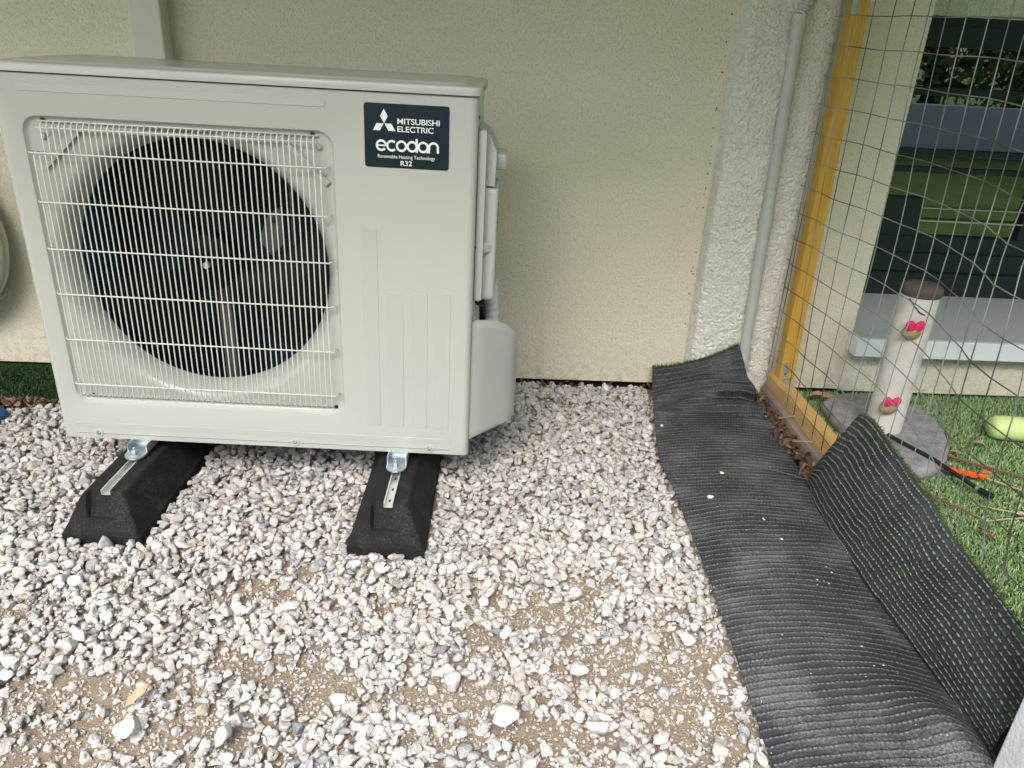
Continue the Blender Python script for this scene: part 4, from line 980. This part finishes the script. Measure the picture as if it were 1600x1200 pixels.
MB().tube([rr3((1.330, .081, .022)), rr3((1.334, .074, .022))], .0080, 14).build('ring', M_steel, rd, smooth=60)
b = MB(); pts = [(-.048+.012*i, .022-.0055*i, .0) for i in range(9)]
for i in range(90):
    t = random.random(); x, y = -.042+.088*t, .020-.040*t; a = random.random()*6.28; L_ = .014*(1-.4*abs(t-.5))
    d = Vector((math.cos(a)*.6, math.sin(a), abs(math.sin(a*1.7))*.9)).normalized()*L_; b.tube([(x, y, 0), (x+d.x*.6, y+d.y*.6, d.z*.7), (x+d.x, y+d.y, d.z)], [.0035, .0032, .0012], 5)
for i in range(20):
    a = random.random()*6.28; d = Vector((math.cos(a), math.sin(a), abs(math.sin(a*1.7)))).normalized()*.010; b.tube([(.062, .012, 0), (.062+d.x, .012+d.y, d.z)], [.003, .0015], 5)
o = b.build('feather_toy', M_orange, smooth=180, label='bright orange fluffy toy beside the black rod', cat='cat toy'); o.location = (1.342, .150, .022)
bb = bmesh.new(); bmesh.ops.create_cone(bb, cap_ends=True, segments=24, radius1=.03, radius2=.026, depth=.018); bmesh.ops.bevel(bb, geom=bb.edges[:], offset=.002, segments=2, affect='EDGES')
o = MB().bm(bb).build('plastic_scrap', M_blue, smooth=40, label='blue plastic scrap at the left edge among the stones', cat='scrap'); o.location = (-1.300, .345, .012); o.rotation_euler = (.25, .1, 0)

# coiled hose on the wall (left edge)
hc = empty('hose_coil', (-1.605, .68, .41), label='cream hose coiled on the wall left of the heat pump', cat='hose')
b = MB()
for k, (r, y, dx) in enumerate(((.236, -.025, 0), (.232, -.058, .004), (.205, -.04, -.004), (.198, -.07, .002), (.175, -.03, 0))):
    b.tube([(dx+r*math.cos(a/60*6.2832), y+.004*math.sin(a*.3+k), r*math.sin(a/60*6.2832)) for a in range(60)], .0165, 12, closed=True)
b.build('coil', M_hose, hc, smooth=180)
b = MB().lathe([(.15, -.02), (.15, -.05), (0, -.05)], (0, 0, 0), 24, 'Y'); b.box(-.01, .01, -.06, .02, .1, .2); b.build('hanger', M_black, hc)
b = MB(); 
for a in (32, -38): 
    c, s = math.cos(R(a)), math.sin(R(a)); b.tube([(.17*c, -.09, .17*s), (.262*c, -.088, .262*s), (.262*c, -.01, .262*s)], .0022, 6).cut()
b.each('tie', M_hose, hc)

# ================================================================ GARDEN BEHIND THE VIEWER (seen in the window)
o = MB().box(-14, 30, -6.0, -5.8, -.06, .52, .01).build('garden_wall', mat('concrete', (.66, .65, .61), .9), label='low grey garden wall mirrored in the window', cat='wall')
MG = mat('tree_foliage', rough=.7, spec=.3); t = N(MG); a = t.n('ShaderNodeVertexColor', layer_name='tint'); t.col(a.outputs[0]); MT = mat('tree_bark', (.10, .075, .05), .9)
def tree(seed, leaves=9000):
    rg = np.random.default_rng(seed); tr_ = MB(); tr_.tube([(0, 0, -.1), (.1, .05, 1.4), (.05, .1, 3.0), (.2, .1, 5.0)], [.16, .13, .10, .04], 8)
    cl = []
    for k in range(24):
        a = rg.uniform(0, 6.28); h = rg.uniform(.35, 5.6); d = rg.uniform(.6, 2.1)*(1-.3*abs(h-3)/3); p = (d*math.cos(a), d*math.sin(a), h)
        tr_.tube([(.08, .06, min(4.2, h*.75)), (p[0]*.6, p[1]*.6, h-.25), p], [.05, .03, .012], 5); cl.append(p)
    cl = np.array(cl); c = cl[rg.integers(len(cl), size=leaves)]; P = c+rg.normal(0, .5, (leaves, 3))*np.array([1, 1, .75])
    u = rg.normal(0, 1, (leaves, 3)); u /= np.linalg.norm(u, axis=1)[:, None]; w = np.cross(u, rg.normal(0, 1, (leaves, 3))); w /= np.linalg.norm(w, axis=1)[:, None]; s = rg.uniform(.04, .09, (leaves, 1))
    V = np.stack([P-u*s, P+w*s*.5, P+u*s, P-w*s*.5], 1).reshape(-1, 3); F = (np.arange(leaves)*4)[:, None]+np.array([0, 1, 2, 3])
    base = np.array([(.12, .22, .04), (.18, .30, .05), (.38, .34, .05), (.12, .22, .09)])[rg.integers(4, size=leaves)]*rg.uniform(.6, 1.4, (leaves, 1))
    return tr_, np_mesh('crown', V, F, np.repeat(base, 4, 0))
T1, C1 = tree(3); T2, C2 = tree(8); k = 0
tm = []
for T_, C_ in ((T1, C1), (T2, C2)):
    m_ = bpy.data.meshes.new('trunk'); m_.from_pydata([tuple(v) for v in T_.v], [], T_.f); m_.materials.append(MT); C_.materials.append(MG); tm.append((m_, C_))
for k, (x, y, s, rz) in enumerate([(-5, -13, 1.1, 0), (-1.5, -14, 1.2, 1), (2, -12.8, 1.0, 2), (4.4, -14, 1.2, 3), (7.0, -13, 1.05, 4), (9.6, -14.2, 1.25, 5), (12.2, -13, 1.1, .5), (15, -14, 1.2, 1.5), (18, -13, 1.2, 2.4), (0.3, -17, 1.5, 2.2), (5.8, -17, 1.6, .7), (11, -17, 1.5, 4), (16.5, -17, 1.6, 3), (21, -15.5, 1.4, 3.3)]):
    y += 4.2; t_ = empty('garden_tree', (x, y, 0), rz, label='leafy garden tree beyond the low grey wall, mirrored in the window', cat='tree', group='trees mirrored in the window'); t_.scale = (s, s, s)
    for nm, me in zip(('trunk', 'crown'), tm[k % 2]):
        o = bpy.data.objects.new(nm, me); S.collection.objects.link(o); o.parent = t_
S.cycles.max_bounces = 8; S.cycles.transparent_max_bounces = 8; S.cycles.use_denoising = True
